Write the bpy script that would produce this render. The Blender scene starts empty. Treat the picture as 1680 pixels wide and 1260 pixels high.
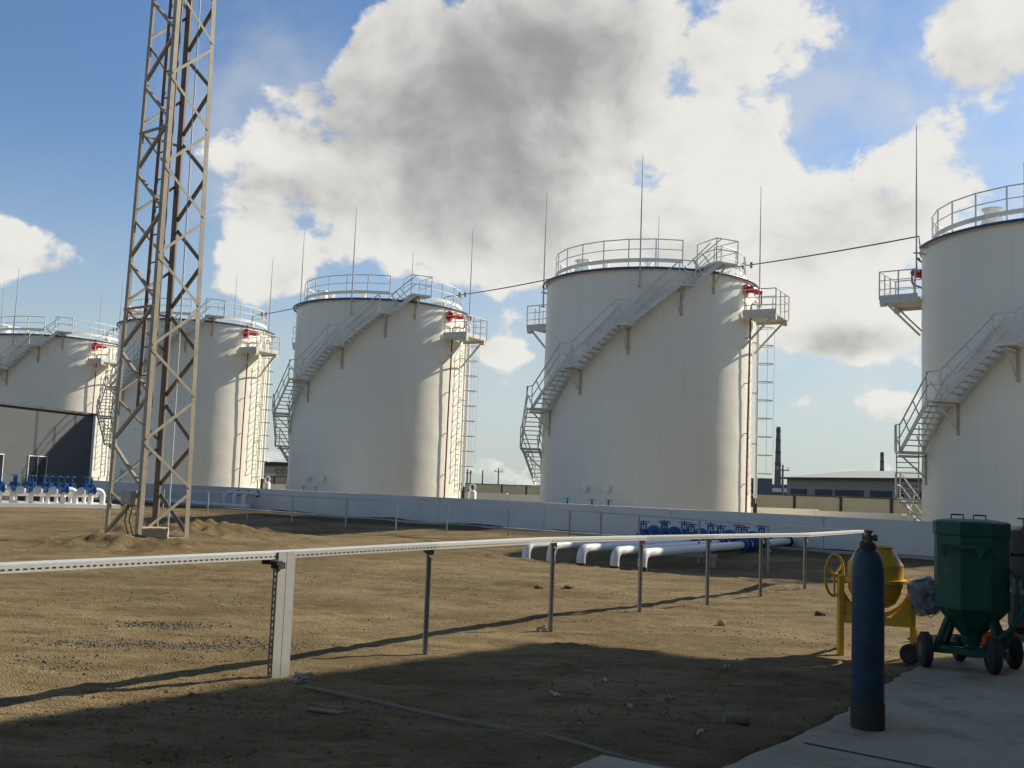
import bpy, math, random
import numpy as np
from mathutils import Vector, Matrix
random.seed(7); np.random.seed(7)
rad = math.radians
sc = bpy.context.scene
col = sc.collection

# ---------------------------------------------------------------- camera
F_PX, PITCH, ROLL, EYE = 1729.0, rad(5.525), rad(2.147), 1.6
fw = Vector((0, math.cos(PITCH), math.sin(PITCH)))
up0 = Vector((0, -math.sin(PITCH), math.cos(PITCH)))
rt0 = Vector((1, 0, 0))
cu = up0*math.cos(ROLL) - rt0*math.sin(ROLL)
cr = rt0*math.cos(ROLL) + up0*math.sin(ROLL)
cam = bpy.data.cameras.new('camera')
cam.sensor_width = 36; cam.lens = 36*F_PX/1680
cam.clip_start = .05; cam.clip_end = 20000
camo = bpy.data.objects.new('camera', cam); col.objects.link(camo)
m = Matrix((cr, cu, -fw)).transposed().to_4x4(); m.translation = Vector((0, 0, EYE))
camo.matrix_world = m
sc.camera = camo

# ---------------------------------------------------------------- light
SUN_AZ, SUN_EL = 31.0, 33.0            # degrees from +X towards +Y / above the horizon
sdir = Vector((math.cos(rad(SUN_EL))*math.cos(rad(SUN_AZ)), math.cos(rad(SUN_EL))*math.sin(rad(SUN_AZ)), math.sin(rad(SUN_EL))))
sun = bpy.data.lights.new('sun', 'SUN'); sun.energy = 4.9; sun.angle = rad(.53); sun.color = (1, .93, .80)
suno = bpy.data.objects.new('sun', sun); col.objects.link(suno)
suno.rotation_euler = (-sdir).to_track_quat('-Z', 'Y').to_euler()

def pxdir(x, y):
    d = fw + cr*((x-840)/F_PX) - cu*((y-630)/F_PX)
    return d.normalized()

w = bpy.data.worlds.new('World'); sc.world = w; w.use_nodes = True
nt = w.node_tree; nt.nodes.clear(); N = nt.nodes; Lk = nt.links
def wn(t, **k):
    n = N.new(t)
    for a, b in k.items(): setattr(n, a, b)
    return n
def inp(n, i, v):
    if hasattr(v, 'is_linked') or isinstance(v, bpy.types.NodeSocket): Lk.new(v, n.inputs[i])
    else: n.inputs[i].default_value = v
def mth(op, a, b=None, clamp=False):
    n = wn('ShaderNodeMath', operation=op, use_clamp=clamp); inp(n, 0, a)
    if b is not None: inp(n, 1, b)
    return n.outputs[0]
def vm(op, a, b=None):
    n = wn('ShaderNodeVectorMath', operation=op); inp(n, 0, a)
    if b is not None: inp(n, 1, b)
    return n
def sstep(x, lo, hi):
    n = wn('ShaderNodeMapRange', interpolation_type='SMOOTHSTEP'); inp(n, 0, x); inp(n, 1, lo); inp(n, 2, hi)
    return n.outputs[0]
out = wn('ShaderNodeOutputWorld'); bg = wn('ShaderNodeBackground'); bg.inputs[1].default_value = .09
sky = wn('ShaderNodeTexSky', sky_type='NISHITA', sun_disc=False, sun_elevation=rad(SUN_EL), sun_rotation=rad(90-SUN_AZ))
sky.air_density = 1.0; sky.dust_density = .6; sky.ozone_density = 2.2
tc = wn('ShaderNodeTexCoord'); dirn = vm('NORMALIZE', tc.outputs['Generated']).outputs[0]
sx = wn('ShaderNodeSeparateXYZ'); Lk.new(dirn, sx.inputs[0])
az = mth('ARCTAN2', sx.outputs[0], sx.outputs[1]); el = mth('ARCSINE', sx.outputs[2])
uv = wn('ShaderNodeCombineXYZ'); Lk.new(az, uv.inputs[0]); Lk.new(el, uv.inputs[1])
def noise(vec, scale, detail, rough, dist=0., off=0.):
    mp = vm('MULTIPLY', vec, (1., 1., 1.25)).outputs[0]
    mp = vm('ADD', mp, (off, off*1.7, -off*.6)).outputs[0]
    n = wn('ShaderNodeTexNoise'); Lk.new(mp, n.inputs['Vector'])
    n.inputs['Scale'].default_value = scale; n.inputs['Detail'].default_value = detail
    n.inputs['Roughness'].default_value = rough; n.inputs['Distortion'].default_value = dist
    return n.outputs[0]
nA = noise(dirn, 8.0, 8, .56, .15, 3.3)     # billows
nS = noise(vm('ADD', dirn, (.020, 0., .016)).outputs[0], 8.0, 4, .56, .15, 3.3)   # the same a little nearer the sun: relief of the billows
nB = noise(dirn, 30.0, 4, .6, 0, 8.1)
nC = noise(dirn, 2.2, 3, .5, 0, 1.3)       # where clouds lie in general
# the clouds one can see: picture position, half sizes in pixels, weight (negative = clear sky)
def blobsum(blobs):
    tot = None
    for (x, y, hx, hy, wt) in blobs:
        d = pxdir(x, y); a, e = math.atan2(d.x, d.y), math.asin(d.z)
        q = vm('SUBTRACT', uv.outputs[0], (a, e, 0)).outputs[0]
        q = vm('MULTIPLY', q, (F_PX/hx, F_PX/hy, 0)).outputs[0]
        l = vm('LENGTH', q).outputs['Value']
        f = mth('MULTIPLY', sstep(l, 1.25, .25), wt)
        tot = f if tot is None else mth('ADD', tot, f)
    return tot
cover = blobsum([
    (760, 180, 290, 290, 1.0), (640, 330, 170, 120, .45), (900, 390, 280, 100, .6), (1010, 100, 270, 210, .55),
    (1240, 60, 190, 100, .55), (1220, 250, 150, 100, .6), (1060, 300, 140, 90, .35), (1180, 410, 330, 100, .75), (1440, 310, 180, 120, .65),
    (1600, 80, 150, 140, .62), (1620, 420, 160, 130, .4), (420, 260, 130, 150, .6), (425, 430, 105, 85, .8), (45, 415, 130, 62, .8),
    (1400, 545, 150, 55, .7), (1460, 672, 75, 34, .6), (828, 580, 70, 34, .55), (1290, 660, 60, 24, .35), (470, 610, 60, 50, .4),
    (110, 150, 260, 210, -.8), (60, 600, 300, 90, -.5), (490, 50, 90, 80, -.45), (1345, 205, 80, 85, -.42), (1115, 120, 60, 55, -.22),
    (1480, 150, 90, 70, -.3), (690, 520, 130, 60, -.5), (1000, 700, 900, 60, -.5)])
dark = blobsum([(760, 200, 340, 280, 1.0), (960, 60, 270, 120, .5), (1380, 370, 150, 70, .5), (1150, 420, 160, 50, .3), (450, 320, 120, 60, .55),
    (1400, 562, 130, 34, .7), (1460, 684, 70, 18, .4), (60, 440, 90, 25, .35), (430, 470, 70, 30, .2), (1600, 130, 100, 60, .3)])
veil = blobsum([(1350, 300, 650, 420, 1.0), (420, 200, 160, 260, .8), (1000, 640, 900, 130, .5)])
base = mth('MULTIPLY', mth('SUBTRACT', nC, .62), 1.2)
fld = mth('ADD', mth('ADD', cover, base), mth('ADD', mth('MULTIPLY', mth('SUBTRACT', nA, .5), 2.5), mth('MULTIPLY', mth('SUBTRACT', nB, .5), .8)))
dens = sstep(fld, .13, .38)
relief = mth('ADD', mth('MULTIPLY', mth('SUBTRACT', nA, nS), 3.0), mth('MULTIPLY', mth('SUBTRACT', nB, .5), .25))
thick = sstep(mth('ADD', mth('ADD', dark, mth('MULTIPLY', mth('SUBTRACT', nA, .5), .7)), mth('SUBTRACT', mth('MULTIPLY', sstep(fld, .4, 1.8), .5), relief)), -.05, 1.75)
cc = wn('ShaderNodeMix', data_type='RGBA'); Lk.new(thick, cc.inputs[0])
cc.inputs[6].default_value = (6.9, 6.75, 6.35, 1); cc.inputs[7].default_value = (2.55, 2.57, 2.55, 1)
blu = vm('MULTIPLY', sky.outputs[0], (.78, .92, 1.06)).outputs[0]
tint = wn('ShaderNodeMix', data_type='RGBA'); Lk.new(mth('MULTIPLY', sstep(el, .34, -.02), .85), tint.inputs[0])
Lk.new(blu, tint.inputs[6]); tint.inputs[7].default_value = (4.3, 4.8, 4.65, 1)
thin = wn('ShaderNodeMix', data_type='RGBA'); Lk.new(mth('MULTIPLY', mth('MULTIPLY', veil, sstep(nA, .28, .6)), .55), thin.inputs[0])
Lk.new(tint.outputs[2], thin.inputs[6]); thin.inputs[7].default_value = (5.6, 5.7, 5.5, 1)
mx = wn('ShaderNodeMix', data_type='RGBA'); Lk.new(mth('MULTIPLY', dens, .96), mx.inputs[0]); Lk.new(thin.outputs[2], mx.inputs[6]); Lk.new(cc.outputs[2], mx.inputs[7])
Lk.new(mx.outputs[2], bg.inputs[0]); Lk.new(bg.outputs[0], out.inputs[0])

vs = sc.view_settings; vs.view_transform = 'Standard'; vs.look = 'None'; vs.gamma = 1; vs.use_curve_mapping = False; vs.exposure = 0.45

# ---------------------------------------------------------------- helpers
def mat(name, c1, c2=None, rough=.6, metal=0., scale=4., amt=.5, bump=0., bscale=None, detail=6, stretch=(1, 1, 1), spec=.4, scuff=None):
    mt = bpy.data.materials.new(name); mt.use_nodes = True
    t = mt.node_tree; b = t.nodes['Principled BSDF']
    b.inputs['Roughness'].default_value = rough; b.inputs['Metallic'].default_value = metal
    b.inputs['Specular IOR Level'].default_value = spec
    tcx = t.nodes.new('ShaderNodeTexCoord'); mp = t.nodes.new('ShaderNodeMapping'); mp.inputs['Scale'].default_value = stretch
    t.links.new(tcx.outputs['Object'], mp.inputs[0])
    nz = t.nodes.new('ShaderNodeTexNoise'); nz.inputs['Scale'].default_value = scale; nz.inputs['Detail'].default_value = detail; nz.inputs['Roughness'].default_value = .62
    t.links.new(mp.outputs[0], nz.inputs['Vector'])
    rp = t.nodes.new('ShaderNodeValToRGB'); rp.color_ramp.elements[0].position = .5-amt*.5; rp.color_ramp.elements[1].position = .5+amt*.5
    rp.color_ramp.elements[0].color = (*(c2 or c1), 1); rp.color_ramp.elements[1].color = (*c1, 1)
    t.links.new(nz.outputs[0], rp.inputs[0]); colr = rp.outputs[0]
    for (sc_, ss, lo, am) in (scuff or []):
        n3 = t.nodes.new('ShaderNodeTexNoise'); n3.inputs['Scale'].default_value = ss; n3.inputs['Detail'].default_value = 6; n3.inputs['Roughness'].default_value = .7
        t.links.new(mp.outputs[0], n3.inputs['Vector']); r3 = t.nodes.new('ShaderNodeMapRange'); r3.inputs[1].default_value = lo; r3.inputs[2].default_value = lo+.07; r3.inputs[4].default_value = am
        t.links.new(n3.outputs[0], r3.inputs[0]); m3 = t.nodes.new('ShaderNodeMix'); m3.data_type = 'RGBA'; t.links.new(r3.outputs[0], m3.inputs[0]); t.links.new(colr, m3.inputs[6]); m3.inputs[7].default_value = (*sc_, 1); colr = m3.outputs[2]
    t.links.new(colr, b.inputs['Base Color'])
    if bump:
        n2 = t.nodes.new('ShaderNodeTexNoise'); n2.inputs['Scale'].default_value = bscale or scale*3; n2.inputs['Detail'].default_value = 8; n2.inputs['Roughness'].default_value = .65
        t.links.new(mp.outputs[0], n2.inputs['Vector'])
        bp = t.nodes.new('ShaderNodeBump'); bp.inputs['Strength'].default_value = 1; bp.inputs['Distance'].default_value = bump
        t.links.new(n2.outputs[0], bp.inputs['Height']); t.links.new(bp.outputs[0], b.inputs['Normal'])
    return mt

class MB:
    def __init__(s): s.v = []; s.f = []
    def obox(s, c, ax, ay, az):
        c = Vector(c); i = len(s.v)
        for sx_ in (-1, 1):
            for sy_ in (-1, 1):
                for sz_ in (-1, 1): s.v.append(c + ax*sx_ + ay*sy_ + az*sz_)
        for q in ((0, 1, 3, 2), (4, 6, 7, 5), (0, 4, 5, 1), (2, 3, 7, 6), (0, 2, 6, 4), (1, 5, 7, 3)): s.f.append([i+k for k in q])
        return s
    def box(s, c, size, rz=0):
        a, b, d = [x*.5 for x in size]; c_, s_ = math.cos(rz), math.sin(rz)
        return s.obox(c, Vector((c_*a, s_*a, 0)), Vector((-s_*b, c_*b, 0)), Vector((0, 0, d)))
    def bar(s, p, q, w_=.05, h=None, up=(0, 0, 1)):
        p, q = Vector(p), Vector(q); d = q-p; l = d.length
        if l < 1e-6: return s
        d.normalize(); u = Vector(up)
        if abs(d.dot(u)) > .98: u = Vector((1, 0, 0))
        sd = d.cross(u).normalized(); u = sd.cross(d).normalized()
        return s.obox((p+q)*.5, d*(l*.5), sd*(w_*.5), u*((h or w_)*.5))
    def tube(s, pts, r, n=8, caps=True, closed=False):
        pts = [Vector(p) for p in pts]; rs = r if isinstance(r, (list, tuple)) else [r]*len(pts)
        k = len(pts); i0 = len(s.v); prev = None
        for j, p in enumerate(pts):
            if closed: d = pts[(j+1) % k]-pts[j-1]
            else: d = pts[min(j+1, k-1)]-pts[max(j-1, 0)]
            d.normalize()
            if prev is None:
                u = Vector((0, 0, 1)) if abs(d.z) < .9 else Vector((1, 0, 0)); a = d.cross(u).normalized()
            else: a = (prev - d*prev.dot(d)).normalized()
            prev = a; b = d.cross(a)
            for t in range(n):
                g = 2*math.pi*t/n; s.v.append(p + (a*math.cos(g)+b*math.sin(g))*rs[j])
        for j in range(k if closed else k-1):
            a0 = i0+j*n; b0 = i0+((j+1) % k)*n
            for t in range(n): s.f.append([a0+t, a0+(t+1) % n, b0+(t+1) % n, b0+t])
        if caps and not closed:
            s.f.append([i0+t for t in reversed(range(n))]); s.f.append([i0+(k-1)*n+t for t in range(n)])
        return s
    def lathe(s, prof, c=(0, 0, 0), n=24, axis=None):
        c = Vector(c); zx = Vector(axis).normalized() if axis else Vector((0, 0, 1))
        ax = zx.orthogonal().normalized() if axis else Vector((1, 0, 0)); ay = zx.cross(ax)
        i0 = len(s.v)
        for r, z in prof:
            for t in range(n):
                g = 2*math.pi*t/n; s.v.append(c + zx*z + (ax*math.cos(g)+ay*math.sin(g))*r)
        for j in range(len(prof)-1):
            a0 = i0+j*n; b0 = a0+n
            for t in range(n): s.f.append([a0+t, a0+(t+1) % n, b0+(t+1) % n, b0+t])
        if prof[0][0] > 1e-5: s.f.append([i0+t for t in reversed(range(n))])
        if prof[-1][0] > 1e-5: s.f.append([i0+(len(prof)-1)*n+t for t in range(n)])
        return s
    def prism(s, poly, z0, z1):
        i = len(s.v); n = len(poly)
        for z in (z0, z1):
            for x, y in poly: s.v.append(Vector((x, y, z)))
        s.f.append([i+k for k in reversed(range(n))]); s.f.append([i+n+k for k in range(n)])
        for k in range(n): s.f.append([i+k, i+(k+1) % n, i+n+(k+1) % n, i+n+k])
        return s
    def data(s, name, mt, off=None, smooth=None):
        me = bpy.data.meshes.new(name); o = off or Vector((0, 0, 0))
        me.from_pydata([tuple(p-o) for p in s.v], [], s.f); me.update()
        if mt: me.materials.append(mt)
        if smooth: 
            me.shade_smooth()
            me.set_sharp_from_angle(angle=rad(smooth))
        return me
ORG = {}
def obj(name, me, parent=None, loc=None):
    o = bpy.data.objects.new(name, me); col.objects.link(o)
    if parent: o.parent = parent
    if loc is not None: o.location = loc
    return o
def thing(name, label, cat, loc=(0, 0, 0), group=None):
    o = bpy.data.objects.new(name, None); col.objects.link(o); o.location = loc; o.empty_display_size = .2
    ORG[o.name] = Vector(loc); tag(o, label, cat, group); return o
def tag(o, label, cat, group=None):
    o['label'] = label; o['category'] = cat
    if group: o['group'] = group
    return o
def part(mb, name, mt, parent, smooth=None):
    """mesh in world coordinates -> part of a thing (or of a part)"""
    root = parent
    while root.parent: root = root.parent
    return obj(name, mb.data(name, mt, ORG.get(root.name, Vector((0, 0, 0))), smooth), parent)
def single(mb, name, mt, label, cat, group=None, smooth=None):
    c = sum(mb.v, Vector((0, 0, 0)))/len(mb.v); c.z = min(p.z for p in mb.v)
    return tag(obj(name, mb.data(name, mt, c, smooth), None, c), label, cat, group)
def structure(mb, name, mt, smooth=None):
    o = obj(name, mb.data(name, mt, None, smooth)); o['kind'] = 'structure'; return o
def copy_tree(o, parent=None):
    c = o.copy(); col.objects.link(c); c.parent = parent
    for ch in list(o.children): copy_tree(ch, c)
    return c
def V(*a): return Vector(a)

# value noise
_lat = np.random.rand(256, 256)
def vnoise(x, y):
    xi = np.floor(x).astype(int); yi = np.floor(y).astype(int); fx = x-xi; fy = y-yi
    fx = fx*fx*(3-2*fx); fy = fy*fy*(3-2*fy)
    g = lambda a, b: _lat[a % 256, b % 256]
    return (g(xi, yi)*(1-fx)+g(xi+1, yi)*fx)*(1-fy)+(g(xi, yi+1)*(1-fx)+g(xi+1, yi+1)*fx)*fy
def fbm(x, y, o=4):
    t = 0; a = .5
    for k in range(o): t = t+a*(vnoise(x*2**k+17.3*k, y*2**k+9.1*k)-.5); a *= .5
    return t
def smooth01(t): t = np.clip(t, 0, 1); return t*t*(3-2*t)
WC = 44.9                                   # bund wall: .84 x + y = WC
def gbase(x, y):
    s = (WC-.84*x-y)/1.306
    z = -.15 - .27*smooth01((s-4.5)/4.5)
    z = z*(1-smooth01((s-12.5)/4.5))
    z = np.where(s < 0, -.15, z)
    z = z + .10*np.exp(-((s-1.0)/.9)**2)*(1+1.6*fbm(x*1.7, y*1.7, 3))
    lf = smooth01((x+17)/5.0)
    z = z*lf - .08*(1-lf)
    return z
MOUNDS = [(-8.3, 21.9, 1.9, .8, .24, -.1), (-6.9, 22.4, 1.0, .6, .16, .2), (-7.7, 27.6, 1.9, .8, .36, .1), (-9.5, 26.6, 1.0, .7, .2, 0),
          (-9.8, 37.5, 2.6, .8, .32, -.3), (2.2, 9.5, 1.2, .5, .05, -.3), (1.0, 7.0, .9, .4, .05, .2), (-.2, 26.9, 1.6, .5, .14, .1), (2.0, 26.2, 2.2, .45, .12, -.35)]
def gheight(x, y, fine=True):
    x = np.asarray(x, float); y = np.asarray(y, float)
    z = gbase(x, y)
    for mx_, my, a, b, h, r in MOUNDS:
        c_, s_ = math.cos(r), math.sin(r); u = ((x-mx_)*c_+(y-my)*s_)/a; v_ = (-(x-mx_)*s_+(y-my)*c_)/b
        g = np.exp(-(u*u+v_*v_)*1.2)
        z = z + h*g*(1+1.3*fbm(x*4.1, y*4.1, 5))
    d = np.hypot(x, y)
    if fine:
        k = np.clip(1-(d-30)/40, 0, 1)
        z = z + k*(fbm(x*.55, y*.55, 3)*.06 + fbm(x*3.3+5, y*4.6, 4)*.050 + np.maximum(0, fbm(x*7.1+3, y*9.3+8, 2)-.08)*.09)
        # wheel tracks running across the yard
        for ox in (0, 1.7, .6, 2.3):
            t = (x*.93-y*.36) - (-1.9+ox) ; 
            t2 = (y-(15.5+ox*1.1)) + .06*x + .5*np.sin(x*.35)
            z = z - k*.028*np.exp(-(t2/.16)**2)*(.5+vnoise(x*2.5, y*2.5))
    # bed of the concrete apron
    return z
def gz(x, y): return float(gheight(np.array([x]), np.array([y]))[0])
def on(x, y, dz=0): return V(x, y, gz(x, y)+dz)

# ---------------------------------------------------------------- materials
def soil_material():
    mt = bpy.data.materials.new('soil'); mt.use_nodes = True; t = mt.node_tree; b = t.nodes['Principled BSDF']
    b.inputs['Roughness'].default_value = .95; b.inputs['Specular IOR Level'].default_value = .15
    geo = t.nodes.new('ShaderNodeNewGeometry')
    def nz(scale, detail, rough=.6, dist=0, st=None):
        n = t.nodes.new('ShaderNodeTexNoise'); n.inputs['Scale'].default_value = scale; n.inputs['Detail'].default_value = detail
        n.inputs['Roughness'].default_value = rough; n.inputs['Distortion'].default_value = dist
        if st:
            mp = t.nodes.new('ShaderNodeMapping'); mp.inputs['Scale'].default_value = st; mp.inputs['Rotation'].default_value = (0, 0, rad(12))
            t.links.new(geo.outputs['Position'], mp.inputs[0]); t.links.new(mp.outputs[0], n.inputs['Vector'])
        else: t.links.new(geo.outputs['Position'], n.inputs['Vector'])
        return n.outputs[0]
    def ramp(f, p0, p1, c0, c1):
        r = t.nodes.new('ShaderNodeValToRGB'); r.color_ramp.elements[0].position = p0; r.color_ramp.elements[1].position = p1
        r.color_ramp.elements[0].color = (*c0, 1); r.color_ramp.elements[1].color = (*c1, 1); t.links.new(f, r.inputs[0]); return r.outputs[0]
    def mixc(f, a, b_, mode='MIX'):
        m_ = t.nodes.new('ShaderNodeMix'); m_.data_type = 'RGBA'; m_.blend_type = mode
        if isinstance(f, float): m_.inputs[0].default_value = f
        else: t.links.new(f, m_.inputs[0])
        t.links.new(a, m_.inputs[6]); 
        if isinstance(b_, tuple): m_.inputs[7].default_value = (*b_, 1)
        else: t.links.new(b_, m_.inputs[7])
        return m_.outputs[2]
    c = ramp(nz(.33, 5, .65), .40, .60, (.175, .125, .055), (.285, .21, .105))
    c = mixc(ramp(nz(1.6, 6, .68, 0, (.55, 1.3, 1)), .47, .66, (0, 0, 0), (.75, .75, .75)), c, (.130, .080, .028))
    c = mixc(ramp(nz(.9, 4, .6, 0, (.45, 1.2, 1)), .56, .70, (0, 0, 0), (.6, .6, .6)), c, (.34, .255, .12))
    c = mixc(ramp(nz(5.5, 5, .7, 0, (.5, 1.5, 1)), .53, .64, (0, 0, 0), (.75, .75, .75)), c, (.115, .068, .024))
    c = mixc(ramp(nz(3.1, 5, .7, 0, (.6, 1.4, 1)), .58, .68, (0, 0, 0), (.55, .55, .55)), c, (.34, .27, .155))
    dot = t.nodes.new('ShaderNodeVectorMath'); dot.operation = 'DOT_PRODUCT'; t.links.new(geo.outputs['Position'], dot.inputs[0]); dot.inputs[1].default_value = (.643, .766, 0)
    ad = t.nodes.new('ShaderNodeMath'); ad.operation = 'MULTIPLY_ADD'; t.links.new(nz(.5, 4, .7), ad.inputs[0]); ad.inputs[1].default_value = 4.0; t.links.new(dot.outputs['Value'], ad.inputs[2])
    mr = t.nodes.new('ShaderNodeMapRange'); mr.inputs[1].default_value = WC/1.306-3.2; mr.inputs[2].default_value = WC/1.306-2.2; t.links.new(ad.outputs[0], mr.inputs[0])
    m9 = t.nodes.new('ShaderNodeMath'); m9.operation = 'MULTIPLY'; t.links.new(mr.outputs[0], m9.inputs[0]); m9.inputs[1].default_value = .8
    c = mixc(m9.outputs[0], c, (.075, .05, .022))  # dark earth along the wall foot, also standing in for shade there
    # small crumbs, dark and pale
    c = mixc(ramp(nz(34, 3, .75), .56, .66, (0, 0, 0), (.7, .7, .7)), c, (.085, .052, .022))
    c = mixc(ramp(nz(55, 2, .6), .66, .74, (0, 0, 0), (.6, .6, .6)), c, (.46, .39, .28))
    t.links.new(c, b.inputs['Base Color'])
    h = t.nodes.new('ShaderNodeMath'); h.operation = 'MULTIPLY_ADD'; t.links.new(nz(14, 6, .68), h.inputs[0]); h.inputs[1].default_value = 1.0; t.links.new(nz(60, 2, .6), h.inputs[2])
    bp = t.nodes.new('ShaderNodeBump'); bp.inputs['Strength'].default_value = .85; bp.inputs['Distance'].default_value = .045
    t.links.new(h.outputs[0], bp.inputs['Height']); t.links.new(bp.outputs[0], b.inputs['Normal'])
    return mt
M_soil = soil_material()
M_conc = mat('apron concrete', (.44, .385, .265), (.30, .26, .17), .9, 0, .9, .4, .008, 22, detail=10, scuff=[((.22, .165, .085), 1.7, .54, .55), ((.17, .15, .11), 9, .62, .6)])
M_kerb = mat('kerb concrete', (.5, .47, .4), (.36, .33, .27), .9, 0, 3, .5, .004)
def tank_material():
    mt = mat('tank paint', (.86, .82, .69), (.81, .76, .615), .42, 0, .35, .6, .006, .9, detail=5, stretch=(1, 1, .35))
    t = mt.node_tree; b = t.nodes['Principled BSDF']
    # faint run marks from the rim, rust freckles
    src = b.inputs['Base Color'].links[0].from_socket
    tcx = t.nodes.new('ShaderNodeTexCoord'); mp = t.nodes.new('ShaderNodeMapping'); mp.inputs['Scale'].default_value = (5, 5, .12)
    t.links.new(tcx.outputs['Object'], mp.inputs[0]); n = t.nodes.new('ShaderNodeTexNoise'); n.inputs['Scale'].default_value = 1; n.inputs['Detail'].default_value = 5
    t.links.new(mp.outputs[0], n.inputs['Vector'])
    r = t.nodes.new('ShaderNodeValToRGB'); r.color_ramp.elements[0].position = .55; r.color_ramp.elements[1].position = .78
    r.color_ramp.elements[0].color = (0, 0, 0, 1); r.color_ramp.elements[1].color = (.25, .25, .25, 1); t.links.new(n.outputs[0], r.inputs[0])
    m_ = t.nodes.new('ShaderNodeMix'); m_.data_type = 'RGBA'; t.links.new(r.outputs[0], m_.inputs[0]); t.links.new(src, m_.inputs[6]); m_.inputs[7].default_value = (.62, .575, .46, 1)
    sp_ = t.nodes.new('ShaderNodeSeparateXYZ'); t.links.new(tcx.outputs['Object'], sp_.inputs[0])
    at = t.nodes.new('ShaderNodeMath'); at.operation = 'ARCTAN2'; t.links.new(sp_.outputs[1], at.inputs[0]); t.links.new(sp_.outputs[0], at.inputs[1])
    mu = t.nodes.new('ShaderNodeMath'); mu.operation = 'MULTIPLY'; t.links.new(at.outputs[0], mu.inputs[0]); mu.inputs[1].default_value = 5.215
    cb_ = t.nodes.new('ShaderNodeCombineXYZ'); t.links.new(mu.outputs[0], cb_.inputs[0]); t.links.new(sp_.outputs[2], cb_.inputs[1])
    br = t.nodes.new('ShaderNodeTexBrick'); t.links.new(cb_.outputs[0], br.inputs['Vector']); br.inputs['Scale'].default_value = 1; br.inputs['Brick Width'].default_value = 5.46; br.inputs['Row Height'].default_value = 1.5
    br.inputs['Mortar Size'].default_value = .014; br.inputs['Color1'].default_value = (1, 1, 1, 1); br.inputs['Color2'].default_value = (.955, .955, .95, 1); br.inputs['Mortar'].default_value = (.80, .78, .74, 1); br.inputs['Mortar Smooth'].default_value = .6
    m8 = t.nodes.new('ShaderNodeMix'); m8.data_type = 'RGBA'; m8.blend_type = 'MULTIPLY'; m8.inputs[0].default_value = .45; t.links.new(m_.outputs[2], m8.inputs[6]); t.links.new(br.outputs['Color'], m8.inputs[7])
    t.links.new(m8.outputs[2], b.inputs['Base Color']); return mt
M_tank = tank_material()
M_rust = mat('rust stained paint', (.58, .52, .40), (.38, .29, .18), .7, 0, 6, .5, stretch=(2, 2, .5))
M_roof = mat('roof paint', (.84, .83, .79), (.74, .72, .66), .45, 0, 1, .5)
M_white = mat('white pipe paint', (.80, .79, .75), (.68, .66, .60), .4, 0, 3, .5)
M_wall = mat('whitewashed concrete', (.76, .735, .665), (.63, .60, .53), .85, 0, .8, .6, .004, 20, detail=9, scuff=[((.42, .36, .26), 2.3, .62, .5), ((.33, .29, .22), 14, .66, .5)])
M_steel = mat('light grey steel paint', (.74, .72, .64), (.58, .56, .49), .5, .0, 5, .6)
M_dsteel = mat('weathered steel', (.24, .22, .19), (.15, .13, .11), .55, .3, 6, .6)
M_rod = mat('rod steel', (.5, .48, .46), (.36, .34, .32), .45, .3, 3, .6)
M_galvshade = mat('shaded galvanised', (.46, .46, .43), (.37, .37, .345), .45, .3, 18, .6, .0006, 60)  # broad post's galvanised, darkened: shade put into the colour
M_mast = mat('mast galvanised', (.40, .35, .255), (.24, .20, .14), .55, .1, 2.2, .6, .002, 20, scuff=[((.20, .12, .06), 7, .60, .7)])
M_mdark = mat('mast ladder paint', (.20, .165, .13), (.12, .095, .07), .6, .1, 4, .6)
M_galv = mat('galvanised', (.66, .66, .62), (.54, .54, .50), .40, .25, 18, .6, .0006, 60)
M_blue = mat('blue valve paint', (.022, .12, .32), (.012, .07, .20), .38, 0, 6, .6)
M_dblue = mat('ring pipe paint', (.05, .11, .24), (.03, .06, .14), .4, 0, 5, .6)
M_red = mat('red foam paint', (.50, .022, .025), (.36, .014, .018), .4, 0, 5, .5)
M_rpipe = mat('red oxide pipe', (.26, .07, .055), (.18, .05, .04), .55, 0, 5, .5)
M_black = mat('black rubber', (.02, .02, .02), (.035, .03, .028), .75, 0, 12, .5)
M_soot = mat('dark collar', (.035, .025, .02), (.06, .045, .035), .8, 0, 12, .5)
M_yellow = mat('mixer yellow', (.70, .42, .025), (.55, .30, .018), .45, 0, 5, .6, .002, 40, scuff=[((.36, .33, .27), 9, .58, .8), ((.16, .07, .03), 22, .63, .8)])
M_green = mat('blast pot green', (.014, .095, .06), (.008, .055, .038), .55, 0, 5, .6, .001, 30, scuff=[((.09, .10, .07), 6, .58, .6), ((.10, .045, .02), 25, .64, .8)])
M_brown = mat('vessel brown', (.016, .011, .010), (.028, .02, .016), .6, 0, 4, .5)
M_cyl = mat('oxygen blue', (.020, .066, .115), (.022, .036, .048), .55, 0, 5.5, .35, .0008, 40, scuff=[((.07, .075, .07), 14, .60, .7), ((.09, .045, .025), 30, .66, .8)])
M_brass = mat('valve brass', (.17, .13, .08), (.08, .065, .05), .5, .6, 20, .5)
M_plast = mat('plastic wrap', (.42, .42, .41), (.07, .07, .075), .35, 0, 7, .3, .02, 12)
M_bag = mat('white bag', (.52, .49, .43), (.36, .33, .28), .6, 0, 20, .5, .004, 40)
M_stone = mat('limestone', (.50, .42, .29), (.36, .29, .18), .95, 0, 7, .6, .012, 20)
M_rock = mat('clod', (.17, .115, .05), (.10, .065, .028), .95, 0, 12, .6, .006, 40)
M_rock2 = mat('dirty mortar', (.27, .23, .16), (.17, .14, .09), .95, 0, 9, .5)
M_gravel = mat('crushed stone', (.18, .155, .12), (.07, .058, .045), .9, 0, 9, .6)
M_facade = mat('grey cladding', (.085, .09, .092), (.068, .072, .074), .7, 0, .6, .5)
M_dtrim = mat('dark trim', (.05, .05, .05), None, .6)
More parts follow.
